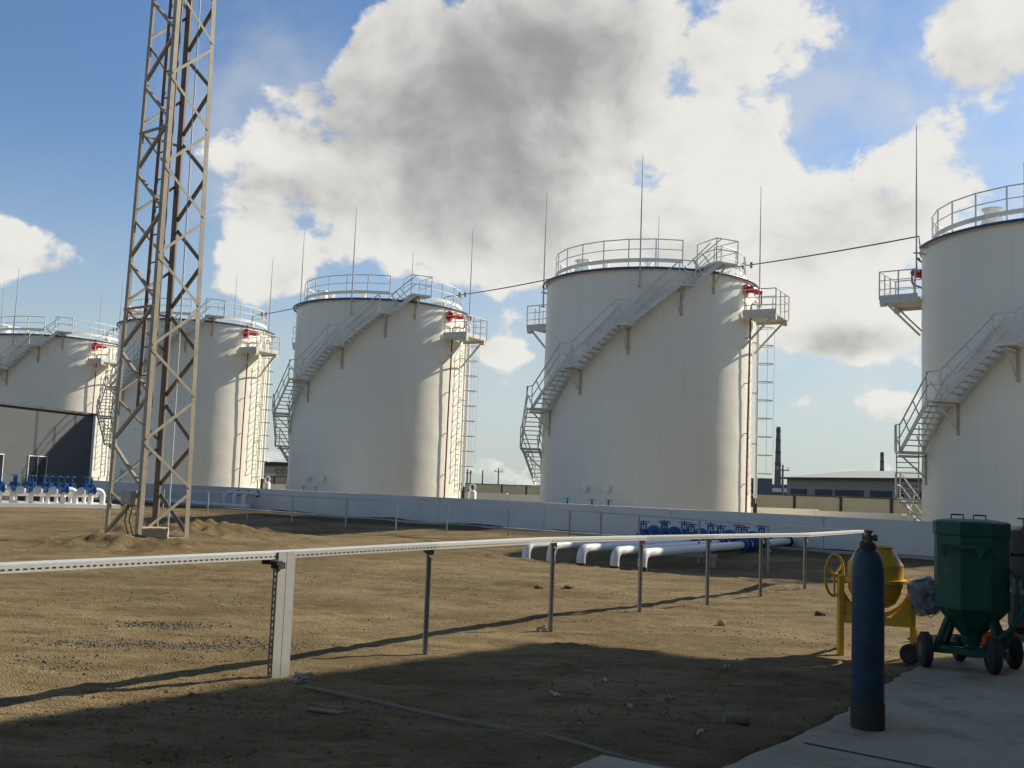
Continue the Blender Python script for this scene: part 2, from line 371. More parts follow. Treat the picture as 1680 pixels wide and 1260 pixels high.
M_frame = mat('white frame', (.75, .74, .72), None, .5)
M_glass = mat('window glass', (.02, .022, .025), None, .08, 0, spec=.6)
M_beige = mat('beige panel', (.36, .34, .25), (.31, .29, .21), .75, 0, 1.2, .5, stretch=(1, 1, .3))
M_post = mat('fence post dark', (.05, .045, .04), None, .7)
M_farwall = mat('far render', (.33, .32, .29), (.28, .27, .25), .85, 0, .15, .5)
M_farblue = mat('far blue grey', (.14, .165, .20), (.11, .13, .16), .85, 0, .1, .5)
M_farroof = mat('far metal roof', (.40, .405, .345), (.35, .355, .30), .75, 0, .1, .5)
M_stack = mat('chimney brick', (.20, .19, .19), (.16, .15, .15), .9, 0, .1, .5)
M_band = mat('chimney band', (.13, .11, .11), None, .9)
M_yell = mat('far ochre render', (.52, .44, .27), (.45, .38, .23), .85, 0, .2, .5)
M_build = mat('building render', (.45, .43, .39), (.38, .36, .32), .9, 0, .4, .5)
M_wood = mat('weathered plank', (.25, .20, .13), (.15, .12, .08), .9, 0, 3, .6, stretch=(1, 12, 4))
M_box = mat('junction box grey', (.40, .39, .36), (.32, .31, .28), .6, 0, 6, .5)

# ---------------------------------------------------------------- ground
def axis_lines(a, b, step, far, grow=1.25):
    c = list(np.arange(a, b+1e-6, step)); s_ = step; lo = a; hi = b; L = []; H = []
    while lo > -far: s_ *= grow; lo -= s_; L.append(lo)
    s_ = step
    while hi < far: s_ *= grow; hi += s_; H.append(hi)
    return np.array(L[::-1]+c+H)
gx = axis_lines(-11, 8, .085, 6000); gy = axis_lines(4.5, 30, .085, 6000)
X, Y = np.meshgrid(gx, gy); Z = gheight(X, Y)
SLAB = [(.55, 5.3), (1.86, 6.99), (2.59, 8.05), (3.67, 9.82), (4.32, 10.72), (5.45, 11.2), (6.2, 11.55), (7.6, 13.9), (24, 8), (14, -6), (-5.5, -5)]
_e = []; _r = random.Random(11)
for k in range(len(SLAB)):
    (x0, y0), (x1, y1) = SLAB[k], SLAB[(k+1) % len(SLAB)]; L_ = math.hypot(x1-x0, y1-y0); nn = max(1, int(L_/.12)) if k < 7 else 1
    for q in range(nn): _e.append((x0+(x1-x0)*q/nn+_r.uniform(-.022, .022), y0+(y1-y0)*q/nn+_r.uniform(-.022, .022)))
SLAB = _e
# under the apron the earth lies lower
ins = np.zeros_like(X, bool); n = len(SLAB)
for k in range(n):
    (x0, y0), (x1, y1) = SLAB[k], SLAB[(k+1) % n]
    cond = ((y0 > Y) != (y1 > Y)); xx = (x1-x0)*(Y-y0)/((y1-y0) if y1 != y0 else 1e-9)+x0
    ins ^= cond & (X < xx)
Z = np.where(ins, np.minimum(Z, -.06), Z)
nx, ny = len(gx), len(gy)
me = bpy.data.meshes.new('ground'); vv = np.stack([X, Y, Z], -1).reshape(-1, 3).astype(np.float32)
ii = (np.arange(ny-1)[:, None]*nx+np.arange(nx-1)[None]).ravel()
fq = np.stack([ii, ii+1, ii+nx+1, ii+nx], 1).astype(np.int32)
me.vertices.add(len(vv)); me.vertices.foreach_set('co', vv.ravel())
me.loops.add(fq.size); me.loops.foreach_set('vertex_index', fq.ravel())
me.polygons.add(len(fq)); me.polygons.foreach_set('loop_start', np.arange(0, fq.size, 4, dtype=np.int32))
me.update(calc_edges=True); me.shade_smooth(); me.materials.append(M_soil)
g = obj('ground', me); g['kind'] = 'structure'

apron = structure(MB().prism([(x, y) for x, y in reversed(SLAB)], -.25, .03), 'concrete_apron', M_conc)
# darker poured joint strip in the apron and the separate slab by the bottom edge
part(MB().bar((1.96, 6.94, .0322), (9.5, .5, .0322), .03, .004), 'joint_strip', M_soot, apron)
structure(MB().prism([(.36, 6.05), (.62, 6.45), (.98, 6.2), (.54, 5.5), (-.4, 4.6), (-.9, 5.0)][::-1], -.2, .03), 'concrete_path', M_conc)
# ---------------------------------------------------------------- tanks
R, H = 5.215, 12.0
TANKS = [(-37.4, 86.0), (-22.7, 75.0), (-8.1, 64.3), (6.83, 53.1), (21.7, 41.2)]
def pol(r, th, z): return V(r*math.cos(rad(th)), r*math.sin(rad(th)), z)
def arc(r, a, b, z, n): return [pol(r, a+(b-a)*k/n, z) for k in range(n+1)]
TZ = -.1
tank = thing('storage_tank', 'x', 'storage tank', (0, 0, 0), 'white storage tanks in a row behind the bund wall')
# shell with slightly uneven plates
sh = MB(); nt_, nz_ = 180, 64
for j in range(nz_+1):
    z = H*j/nz_; kink = abs(((z/1.5) % 1)-.5)
    for t in range(nt_):
        a = 2*math.pi*t/nt_
        dr = float(fbm(np.array([a*5.2/1.7+40]), np.array([z/1.1+7]), 3)[0])*.035 + .007*(kink > .47)
        sh.v.append(V((R+dr)*math.cos(a), (R+dr)*math.sin(a), z))
for j in range(nz_):
    for t in range(nt_): sh.f.append([j*nt_+t, j*nt_+(t+1) % nt_, (j+1)*nt_+(t+1) % nt_, (j+1)*nt_+t])
shell = part(sh, 'shell', M_tank, tank, 60)
part(MB().lathe([(R+.05, 11.93), (R+.09, 11.96), (R+.09, 12.02), (R-.02, 12.04)], n=96), 'rim_angle', M_roof, tank, 40)
roof = part(MB().lathe([(R+.02, 12.035), (3.6, 12.3), (1.8, 12.52), (.001, 12.62)], n=96), 'roof', M_roof, tank, 60)
part(MB().lathe([(5.7, -.5), (5.7, .12), (5.45, .2), (R-.1, .2)], n=64), 'foundation_ring', M_kerb, tank, 40)
for th, r in ((205, 3.9), (24, 3.7)):
    c = pol(r, th, 12.2)
    v1 = part(MB().lathe([(.44, .02), (.46, .1), (.31, .62), (.31, .68)], c, 8), 'roof_vent', M_roof, tank, 30)
    part(MB().lathe([(.39, .681), (.41, .70), (.40, .76), (.25, .80)], c, 8), 'vent_lid', M_steel, v1, 30)
for th, r in ((235, 4.5), (262, 4.4), (180, 4.6)):
    c = pol(r, th, 12.13); part(MB().lathe([(.13, 0), (.13, .2), (.19, .21), (.19, .26)], c, 14), 'roof_nozzle', M_roof, tank, 30)
part(MB().tube(arc(R+.20, 172, 172+338, 11.93, 110), .055, 8), 'cooling_ring_pipe', M_dblue, tank, 60)
for k in range(20):
    th = 175+k*17.5; part(MB().bar(pol(R-.02, th, 11.84), pol(R+.21, th, 11.87), .04), 'ring_bracket', M_steel, tank)
part(MB().bar(pol(R-.02, 170, 11.7), pol(R+.24, 171.5, 11.72), .07), 'ring_end_bracket', M_steel, tank)
# roof railing with a gap where the stair arrives
RR = 4.82; A0, A1 = 307, 307+334
part(MB().tube(arc(RR, A0, A1, 13.42, 22), .028, 6), 'top_rail', M_steel, tank, 60)
part(MB().tube(arc(RR, A0, A1, 12.95, 22), .022, 6), 'middle_rail', M_steel, tank, 60)
tb = MB()
for k in range(66):
    a, b = A0+k*(A1-A0)/66, A0+(k+1)*(A1-A0)/66; tb.bar(pol(RR, a, 12.42), pol(RR, b, 12.42), .012, .19)
part(tb, 'toe_board', M_steel, tank)
gp = MB().bar((0, 0, 12.08), (0, 0, 13.42), .05).data('guard_post', M_steel)
for k in range(23): obj('guard_post', gp, tank, pol(RR-.03, A0+k*(A1-A0)/22, 0))
# lightning rods on the shell
rodm = MB().tube([(0, 0, 11.0), (0, 0, 14.6), (0, 0, 15.4), (0, 0, 17.2)], [.035, .032, .024, .014], 8)
rodm.bar((-.12, 0, 11.05), (.12, 0, 11.05), .05).bar((-.12, 0, 11.8), (.12, 0, 11.8), .05)
rodme = rodm.data('lightning_rod', M_rod, None, 60)
for th in (168, 258, 348, 78): obj('lightning_rod', rodme, tank, pol(R+.27, th, 0))
# stair winding round the shell
RI, RO = 5.42, 6.27
LAND = [(119.5, .15)]+[(146+26.45*k, 1.8+1.855*k) for k in range(6)]+[(296.5, 12.25)]
treadme = MB().box((0, 0, 0), (RO-RI-.03, .25, .035)).data('tread', M_steel)
for k in range(7):
    (ta, za), (tb_, zb) = LAND[k], LAND[k+1]
    ta += 3.0 if k else 0; tb_ -= 3.0
    mb = MB()
    for r in (RI, RO): mb.bar(pol(r, ta, za-.02), pol(r, tb_, zb-.02), .035, .2)
    fl = part(mb, 'stair_flight', M_steel, tank)
    nst = max(4, round((zb-za)/.2)); pa = (pol(RI, ta, za)+pol(RO, ta, za))*.5; pb = (pol(RI, tb_, zb)+pol(RO, tb_, zb))*.5
    ang = math.atan2((pb-pa).y, (pb-pa).x)-math.pi/2
    for i in range(1, nst):
        t = obj('tread', treadme, fl, pa.lerp(pb, i/nst)); t.rotation_euler = (0, 0, ang)
    for r, nm in ((RO+.01, 'outer_handrail'), (RI-.01, 'inner_handrail')):
        hb = MB(); p0, p1 = pol(r, ta, za), pol(r, tb_, zb); u = V(0, 0, 1)
        hb.bar(p0+u*1.05, p1+u*1.05, .045); hb.bar(p0+u*.55, p1+u*.55, .035)
        dd = (p1-p0).normalized(); pn = (u-dd*dd.dot(u)).normalized()
        for q in (.03, .36, .70): hb.bar(p0.lerp(p1, q), p0.lerp(p1, q)+pn*.80+dd*.0, .04)
        part(hb, nm, M_steel, fl)
    if k < 7:
        tl, zl = LAND[k+1]; wd = 3.4 if k < 6 else 5.5
        mb = MB(); a, b = pol(RI-.1, tl-wd, zl), pol(RI-.1, tl+wd, zl); c, d = pol(RO+.05, tl+wd, zl), pol(RO+.05, tl-wd, zl)
        i = len(mb.v); dz = V(0, 0, .1)
        mb.v += [a, b, c, d, a-dz, b-dz, c-dz, d-dz]; mb.f += [[0, 3, 2, 1], [4, 5, 6, 7], [0, 1, 5, 4], [1, 2, 6, 5], [2, 3, 7, 6], [3, 0, 4, 7]]
        ld = part(mb, 'stair_landing', M_steel, tank)
        hb = MB(); u = V(0, 0, 1)
        for q in (c, d): hb.bar(q, q+u*1.08, .045)
        for h in (1.06, .55): hb.bar(c+u*h, d+u*h, .04)
        if k == 6:
            e = pol(4.7, tl-6, zl); f_ = pol(4.7, tl+6, zl)
            for q0, q1 in ((d, e), (c, f_)):
                for h in (1.06, .55): hb.bar(q0+u*h, q1+u*h, .04)
                hb.bar(q1-u*.2, q1+u*1.08, .045)
            mb2 = MB().bar(pol(4.55, tl, zl-.06), pol(RI-.05, tl, zl-.06), .95, .06); part(mb2, 'roof_walkway', M_steel, tank)
        part(hb, 'landing_rail', M_steel, ld)
        bk = MB()
        for off in (0.,):
            bk.bar(pol(R-.02, tl+off, zl-.18), pol(RO, tl+off, zl-.18), .07)
            bk.bar(pol(R-.02, tl+off, zl-1.05), pol(RO-.15, tl+off, zl-.2), .06)
        lbk = part(bk, 'landing_bracket', M_steel, tank)
        part(MB().bar(pol(R+.03, tl+.9, zl-.1), pol(R+.03, tl+.9, zl-1.3), .12, .03, up=pol(1, tl, 0)), 'bracket_plate', M_rust, lbk)
# bracket platforms with foam chambers
def side_platform(th, zf, full):
    er = pol(1, th, 0); et = V(-er.y, er.x, 0); u = V(0, 0, 1)
    P = lambda r, t, z: er*r + et*t + u*z
    r0, r1, hw = R+.05, 6.85, 1.12
    mb = MB().obox(P((r0+r1)/2, 0, zf), er*((r1-r0)/2), et*hw, u*.04)
    for t in (-hw+.05, hw-.05): mb.bar(P(r0, t, zf-.1), P(r1, t, zf-.1), .08, .14)
    pf = part(mb, 'bracket_platform', M_steel, tank)
    tb = MB(); tb.bar(P(r0, -hw, zf+.1), P(r1, -hw, zf+.1), .012, .26); tb.bar(P(r1, -hw, zf+.1), P(r1, hw, zf+.1), .012, .16); tb.bar(P(r0, hw, zf+.1), P(r1, hw, zf+.1), .012, .16)
    part(tb, 'toe_board', M_steel, pf)
    gr = MB(); pts = [(r0+.1, -hw), ((r0+r1)/2, -hw), (r1, -hw), (r1, -.35), (r1, .4), (r1, hw), ((r0+r1)/2, hw), (r0+.1, hw)]
    for r, t in pts: gr.bar(P(r, t, zf), P(r, t, zf+1.2), .045)
    loop = [(r0-.02, -hw), (r1, -hw), (r1, hw), (r0-.02, hw)]
    for h, wd in ((1.2, .045), (.82, .03), (.44, .03)):
        for k in range(3): gr.bar(P(*loop[k], zf+h), P(*loop[k+1], zf+h), wd)
    part(gr, 'guard_rail', M_steel, pf)
    for t in (-hw+.15, hw-.15):
        part(MB().bar(P(R, t, zf-1.6), P(r1-.25, t, zf-.15), .085), 'brace', M_steel, pf)
        part(MB().box(P(r1-.12, t, zf-.16), (.22, .22, .22), rad(th)), 'bracket_shoe', M_steel, pf)
    # foam chamber: red drum on the shell, bent pipe down to a riser
    zc = zf+1.28; fc = MB().lathe([(.001, -.42), (.17, -.42), (.16, -.36), (.16, -.34), (.16, .26), (.10, .34), (.10, .40), (.13, .41), (.13, .45), (.001, .45)], P(R+.42, -.35, zc), 20, et+er*.25)
    chm = part(fc, 'foam_chamber', M_red, tank, 35)
    part(MB().bar(P(R-.02, -.45, zc+.05), P(R+.45, -.45, zc+.05), .22, .3), 'chamber_mount', M_red, chm)
    part(MB().lathe([(.001, -.02), (.32, -.02), (.32, .03), (.001, .03)], P(R+.02, -.5, zc), 20, er), 'mounting_flange', M_red, chm, 40)
    part(MB().tube([P(R+.42, .08, zc), P(R+.46, .42, zc), P(R+.46, .5, zc-.08), P(R+.46, .5, zc-.5), P(R+.42, .42, zc-.6), P(R+.3, -.3, zc-.62), P(R+.25, -.42, zc-.7), P(R+.22, -.42, zf-.1)], .04, 8), 'feed_pipe', M_dsteel, chm, 60)
    part(MB().tube([P(R+.22, -.42, zf-.1), P(R+.16, -.42, 5), P(R+.14, -.42, .3)], .045, 8), 'riser_pipe', M_rpipe, tank, 60)
    rb = MB()
    for z in (2.2, 4.6, 7.0, 9.2): rb.bar(P(R-.02, -.42, z), P(R+.16, -.42, z), .05)
    part(rb, 'riser_clips', M_steel, tank)
side_platform(330, 10.2, True); side_platform(143, 10.2, False)
# caged ladder under the right-hand platform, and the stout white riser beside it
th = 346; er = pol(1, th, 0); et = V(-er.y, er.x, 0); P = lambda r, t, z: er*r+et*t+V(0, 0, z)
lad = part(MB().bar(P(R+.24, -.24, 1.3), P(R+.24, -.24, 11.2), .05).bar(P(R+.24, .24, 1.3), P(R+.24, .24, 11.2), .05), 'caged_ladder', M_steel, tank)
rgm = MB().bar(P(R+.24, -.24, 0), P(R+.24, .24, 0), .026).data('rung', M_steel)
for k in range(31): obj('rung', rgm, lad, (0, 0, 1.5+k*.31))
hoop = [P(R+.24+.40*math.sin(math.pi*q/10)*1.9 if 0 else R+.24+.78*math.sin(math.pi*q/10), -.38*math.cos(math.pi*q/10), 0) for q in range(11)]
hpm = MB(); 
for a, b in zip(hoop, hoop[1:]): hpm.bar(a, b, .012, .05)
hpme = hpm.data('cage_hoop', M_steel)
for k in range(9): obj('cage_hoop', hpme, lad, (0, 0, 2.75+k*.9))
cg = MB()
for q in (2, 5, 8): cg.bar(hoop[q]+V(0, 0, 2.75), hoop[q]+V(0, 0, 9.95), .035, .012)
part(cg, 'cage_bars', M_steel, lad)
for z in (1.7, 4.2, 6.7, 9.2):
    for t in (-.24, .24): part(MB().bar(P(R-.02, t, z), P(R+.24, t, z), .045), 'ladder_bracket', M_steel, lad)
part(MB().tube([pol(R-.05, 353, 11.35), pol(R+.15, 353, 11.4), pol(R+.24, 353, 11.2), pol(R+.24, 353, 1.7), pol(R+.24, 353, .4)], .085, 10), 'foam_riser', M_white, tank, 60)
part(MB().tube([pol(R+.24, 353, .1), pol(R+.24, 353, 1.55)], .10, 10), 'riser_sleeve', M_soot, tank, 60)
# small nozzles low on the shell
for th in (232, 244):
    n_ = part(MB().lathe([(.10, -.1), (.10, .16), (.19, .17), (.19, .22)], pol(R, th, 1.75), 14, pol(1, th, 0)), 'shell_nozzle', M_tank, tank, 30)
TLAB = ['white storage tank furthest left, half hidden by the grey building', 'white storage tank directly behind the lattice mast',
        'white storage tank just right of the lattice mast', 'white storage tank in the middle of the right half, whole in view', 'white storage tank cut off by the right edge']
tanks = []
for k, (x, y) in enumerate(TANKS):
    o = tank if k == 0 else copy_tree(tank)
    tanks.append(o)
for o, (x, y), l in zip(tanks, TANKS, TLAB): o.location = (x, y, TZ); o['label'] = l

# overhead cooling lines from roof to roof
names = ['thin overhead pipe from the furthest left tank to the tank behind the mast', 'thin overhead pipe leaving the tank behind the mast to the right', 'thin overhead pipe between the third and fourth tanks from the left', 'thin overhead pipe reaching the tank at the right edge']
for k in range(4):
    a, b = V(*TANKS[k], 0), V(*TANKS[k+1], 0)
    p0 = a+pol(4.0, 12, 13.25); p1 = b+pol(R+.1, 158, 12.62)
    mb = MB(); pts = [p0.lerp(p1, t/8)-V(0, 0, .07*4*(t/8)*(1-t/8)) for t in range(9)]
    lb = names[k]
    t_ = thing('overhead_pipe', lb, 'pipe', p0, 'pipes strung between tank tops')
    part(MB().tube([p0-V(.3, 0, 1.0), p0-V(.25, 0, .1)]+pts+[p1+V(.05, -.05, -.7)], .032, 8), 'pipe_run', M_dsteel, t_, 60)
    part(MB().box(pts[1], (.12, .12, .3)), 'pipe_clamp', M_dsteel, t_); part(MB().box(pts[1]+V(.35, -.25, 0), (.1, .1, .3)), 'pipe_clamp', M_dsteel, t_)

# ---------------------------------------------------------------- bund walls
wd = V(.766, -.643, 0); wn_ = V(.643, .766, 0)        # along the wall (to the right), away from the camera
wp = lambda s_, off=0, z=0: V(0, WC, 0)+wd*s_+wn_*off+V(0, 0, z)
bund = thing('bund_wall', 'long whitewashed concrete wall in front of the tanks', 'wall', wp(0))
s_ = -46.0; tops = []
while s_ < 34:
    L_ = 5.98
    part(MB().obox(wp(s_+L_/2, .15, .31), wd*(L_/2), wn_*.15, V(0, 0, .66)), 'wall_panel', M_wall, bund)
    part(MB().obox(wp(s_+L_+.01, .16, .29), wd*.012, wn_*.13, V(0, 0, .63)), 'joint', M_kerb, bund)
    s_ += 6.0
mb = MB().obox(wp(-6, -2.0, -.12), wd*36, wn_*.09, V(0, 0, .07)); kb = structure(mb, 'kerb', M_kerb)
FW = [(-26, 98), (-19, 95), (0, 86), (13.4, 59.5), (18.2, 48.6), (27, 29)]
fb = thing('far_bund_wall', 'sunlit low concrete wall running behind the tanks', 'wall', V(0, 86, 0))
for (x0, y0), (x1, y1) in zip(FW, FW[1:]):
    a, b = V(x0, y0, 0), V(x1, y1, 0); nseg = max(1, round((b-a).length/6)); d = (b-a)/nseg
    for k in range(nseg):
        p, q = a+d*k, a+d*(k+1)-d.normalized()*.02; part(MB().bar(p+V(0, 0, .3), q+V(0, 0, .37), .3, 1.25), 'wall_panel', M_wall, fb)

# ---------------------------------------------------------------- neighbouring building whose shadow lies over the foreground
BH = 13.0; cA = V(.643, .766, 0); cB = V(.89, -.456, 0)
sh_xy = V(.30, 11.0, 0); L_ = BH/math.tan(rad(SUN_EL)); BC = sh_xy+V(math.cos(rad(SUN_AZ)), math.sin(rad(SUN_AZ)), 0)*L_
ob = thing('office_building', 'rendered three storey building outside the right edge, casting the foreground shadow', 'building', BC)
BW = BC+cB*1.8-cA*1.8
quad = lambda o_, a_, b_: [(p.x, p.y) for p in (o_, o_-cA*b_, o_-cA*b_+cB*a_, o_+cB*a_)]
part(MB().prism(quad(BW, 13, 36), -.2, BH-.35), 'wall', M_build, ob)
part(MB().prism(quad(BC, 16.6, 39.6), BH-.35, BH), 'roof_slab', M_conc, ob)
for fl_ in range(3):
    for k in range(9):
        c = BW-cA*(2+k*3.9)+V(0, 0, 2.2+fl_*3.9)-cB*.02
        wdw = part(MB().obox(c, cA*.9, cB*.03, V(0, 0, .8)), 'window', M_frame, ob)
        part(MB().obox(c-cB*.035, cA*.8, cB*.01, V(0, 0, .7)), 'pane', M_glass, wdw)

# ---------------------------------------------------------------- slotted channel fence in the foreground
def slot_channel(mb, p, q, face, wdt=.046, slots=True, pitch=.05, hgt=None, hs=.013, off=0.):
    """channel with a slotted face turned to 'face' """
    p, q = V(*p), V(*q); d = q-p; L = d.length; d.normalize(); f_ = face-d*face.dot(d); f_.normalize(); u = d.cross(f_).normalized()
    if u.z < 0 and abs(u.z) > .3: u = -u
    h = wdt/2; H2 = (hgt or wdt)/2; c = (p+q)*.5; t = .0025; a = hs/2
    mb.obox(c-f_*(h-t), d*(L/2), u*H2, f_*t)
    for s in (-1, 1): mb.obox(c+u*s*(H2-t), d*(L/2), u*t, f_*(h-2*t))
    for lo, hi in ((-H2, off-a), (off+a, H2)): mb.obox(c+f_*(h-t)+u*(lo+hi)/2, d*(L/2), u*((hi-lo)/2), f_*t)
    if hgt:                                                       # rolled rib along the face
        mb.obox(c+f_*(h+.002)+u*(H2*.62), d*(L/2), u*(H2*.2), f_*.004)
    if slots:
        n_ = int(L/pitch)
        for k in range(n_+1):
            mb.obox(p+d*min(L, k*pitch)+f_*(h-t)+u*off, d*(pitch*.2), u*(a), f_*(t*.98))
    return mb
FP = [(-4.6, 4.2), (-1.80, 8.62), (-.68, 10.06), (.58, 12.14), (1.84, 14.15), (2.98, 15.45), (4.12, 17.0), (5.26, 18.55), (8.35, 24.75)]
FT = [1.0, 1.0, 1.03, 1.03, 1.0, 1.0, .985, .965, .88]
face = V(.857, -.515, 0)
fen = thing('handrail_fence', 'galvanised slotted channel handrail on posts crossing the yard in front', 'fence', V(-1.8, 8.62, 0))
for k in range(len(FP)-1):
    a, b = V(*FP[k], FT[k]-.036), V(*FP[k+1], FT[k+1]-.036); d = (b-a).normalized(); n = V(d.y, -d.x, 0)
    W2, LP = .095, .05; a = a-n*.055+V(0, 0, .036); b = b-n*.055+V(0, 0, .036); c = (a+b)*.5; hl = d*((b-a).length/2+.0); up_ = n.cross(d)
    if up_.z < 0: up_ = -up_
    mb = MB().obox(c, hl, n*W2, up_*.0015).obox(c+up_*.0025, hl, n*.012, up_*.0015)
    rl = part(mb, 'rail', M_galv, fen)
    for sg in (1, -1):
        mb = MB(); o_ = c+n*sg*(W2-.0015)
        for z0, z1 in ((.0015, .024), (.037, LP)): mb.obox(o_-up_*((z0+z1)/2), hl, n*.0015, up_*((z1-z0)/2))
        mb.obox(o_-up_*LP-n*sg*.008, hl, n*.008, up_*.0012)
        nn = int((b-a).length/.05)
        for q in range(nn+1): mb.obox(a.lerp(b, q/nn)+n*sg*(W2-.0015)-up_*.0305, d*.010, n*.0014, up_*.0066)
        part(mb, 'slotted_lip', M_galv, rl)
# the broad post is an upright cable channel: plain web, slotted lips
d = V(.515, .857, 0); n = V(.857, -.515, 0); bx, by = -1.80+n.x*.048, 8.62+n.y*.048; zb = gz(bx, by)-.15
mb = MB(); mb.obox((bx, by, (zb+1.005)/2), d*.099, n*.0015, V(0, 0, (1.005-zb)/2))
mb.obox(V(bx, by, (zb+1.005)/2)+n*.002, d*.003, n*.0015, V(0, 0, (1.005-zb)/2))
bp_ = part(mb, 'broad_post', M_galvshade, fen)
for s in (-1, 1):
    mb = MB(); c = V(bx, by, 0)+d*s*.101
    for w0, w1 in ((.0, .014), (.031, .046)): mb.obox(c-n*((w0+w1)/2)+V(0, 0, (zb+1.005)/2), d*.0014, n*((w1-w0)/2), V(0, 0, (1.005-zb)/2))
    z = zb
    while z < .99: mb.obox(c-n*.0225+V(0, 0, z), d*.0013, n*.0085, V(0, 0, .011)); z += .05
    part(mb, 'slotted_lip', M_dsteel, bp_)  # lips darker than the rail's: shade of the turned flange in the colour
part(MB().box((bx-.09, by-.12, .925), (.07, .16, .03), rad(60)).box((bx-.05, by-.08, .90), (.08, .08, .05), rad(60)), 'clamp', M_black, fen)
for k in range(2, len(FP)):
    x, y = FP[k]; z0 = gz(x, y)-.12; zt = FT[k]-.01
    slot = MB(); pf = V(.515, .857, 0)*-1
    slot_channel(slot, (x-.043, y+.02, z0), (x-.043, y+.02, zt), V(.25, -.97, 0), .042, k < 5, .05, None, .014)
    part(slot, 'post', M_rod, fen)
    dd = V(*FP[k-1], 0)-V(*FP[k], 0); dd.normalize()
    gs = MB(); p = V(x, y, FT[k]-.05); i = 0
    gs.v += [p+V(0, 0, 0), p+dd*.17, p-V(0, 0, .11), p+n*.006, p+dd*.17+n*.006, p-V(0, 0, .11)+n*.006]; gs.f += [[0, 1, 2], [5, 4, 3], [0, 3, 4, 1], [1, 4, 5, 2], [2, 5, 3, 0]]
    part(gs, 'gusset', M_dsteel, fen)
# second handrail along the bund
F2 = [(-16.4, 50.6), (-13.6, 48.2), (-11.3, 46.2), (-8.9, 44.0), (-6.35, 41.9), (-4.2, 40.3), (-2.2, 39.0), (.05, 37.6), (2.15, 36.3), (3.12, 35.2), (4.1, 32.9), (5.4, 29.8), (6.75, 27.4), (8.35, 24.75)]
fe2 = thing('handrail_fence', 'grey handrail on thin posts running along the whitewashed wall', 'fence', V(-2.2, 39, 0))
for k in range(len(F2)-1):
    part(MB().bar(V(*F2[k], .84), V(*F2[k+1], .84), .05, .05), 'rail', M_rod, fe2)
for x, y in F2[:-1]:
    part(MB().bar(V(x, y, gz(x, y)-.2), V(x, y, .85), .055), 'post', M_rod, fe2)

# ---------------------------------------------------------------- lattice mast
MX, MY, MZ = -8.22, 24.35, .05
mast = thing('lattice_mast', 'tall pale steel lattice mast on four angle legs', 'mast', V(MX, MY, MZ))
hd0, slope = .93, .0142                     # half diagonal at the foot, taper per metre
mrot = rad(7); MH = 22.0
def leg(k, z):
    a = mrot+math.pi*.5*k; h = hd0-slope*z
    return V(MX+h*math.cos(a), MY+h*math.sin(a), MZ+z)     # 0 right, 1 back, 2 left, 3 front
for k in range(4):
    a, b = leg(k, -.15), leg(k, MH); ins_ = (V(MX, MY, 0)-V(leg(k, 0).x, leg(k, 0).y, 0)).normalized()
    t1 = Matrix.Rotation(rad(45), 3, 'Z') @ ins_; t2 = Matrix.Rotation(rad(-45), 3, 'Z') @ ins_
    mb = MB()
    for t_, o_ in ((t1, t2), (t2, t1)):
        mb.obox((a+b)*.5+t_*.055, (b-a)*.5, t_*.055, o_*.006)
    part(mb, 'leg', M_mast, mast)
part_ = 1.06
for fidx in range(4):
    a, b = fidx, (fidx+1) % 4; z = .12; flip = 0
    i = 0
    while z < MH-1.1:
        p, q = (leg(a, z+.03), leg(b, z+part_-.05)) if (i+flip) % 2 == 0 else (leg(b, z+.03), leg(a, z+part_-.05))
        e = (q-p).normalized(); outw = ((leg(a, z)+leg(b, z))*.5-V(MX, MY, MZ+z)); outw.z = 0; outw.normalize()
        sd = e.cross(outw).normalized(); mb = MB()
        mb.obox((p+q)*.5+outw*.012, (q-p)*.5-e*.03, sd*.033, outw*.004)
        mb.obox((p+q)*.5-outw*.02+sd*.031, (q-p)*.5-e*.06, sd*.003, outw*.032)
        part(mb, 'diagonal', M_mast, mast)
        z += part_; i += 1
for k in range(4):
    for z in (.06,):
        part(MB().bar(leg(k, z), leg((k+1) % 4, z), .012, .11), 'base_strut', M_mast, mast)
for z in (5.3, 9.5, 13.7, 17.9):
    for k in (1, 2): part(MB().bar(leg(k, z), leg((k+1) % 4, z), .05), 'ring_strut', M_mast, mast)
# ladder inside, close to the front-left face
la = lambda z, s: leg(2, z).lerp(leg(3, z), .38+s*.40)+V(.16, .22, 0)
lm = part(MB().bar(la(3.0, 0), la(MH, 0), .055, .075).bar(la(3.0, 1), la(MH, 1), .055, .075), 'ladder', M_mdark, mast)
z = 3.1
while z < 18: part(MB().bar(la(z, 0), la(z, 1), .028), 'rung', M_mdark, lm); z += .66
part(MB().tube([leg(0, .3).lerp(leg(1, .3), .62)*1.0, leg(0, 6).lerp(leg(1, 6), .62), leg(0, MH).lerp(leg(1, MH), .62)], .018, 6), 'cable', M_white, mast)
cb = MB().tube([leg(1, .2)+V(.02, -.08, 0), leg(1, MH)+V(.0, -.06, 0)], .07, 8); part(cb, 'conduit', M_mdark, mast, 60)
bxp = leg(2, .98).lerp(leg(3, .98), .68)+V(.05, -.08, 0)
jb = part(MB().box(bxp, (.40, .18, .32), rad(-38)), 'junction_box', M_box, mast)
part(MB().box(bxp+V(-.02, -.03, .0), (.36, .18, .28), rad(-38)), 'box_door', M_box, jb)
for o_ in (-.04, .06):
    part(MB().tube([bxp+V(o_, 0, -.16), bxp+V(o_-.05, -.02, -.5), bxp+V(o_+.06, -.03, -.85), bxp+V(o_+.03, .02, -1.05)], .014, 6), 'cable', M_black, jb)
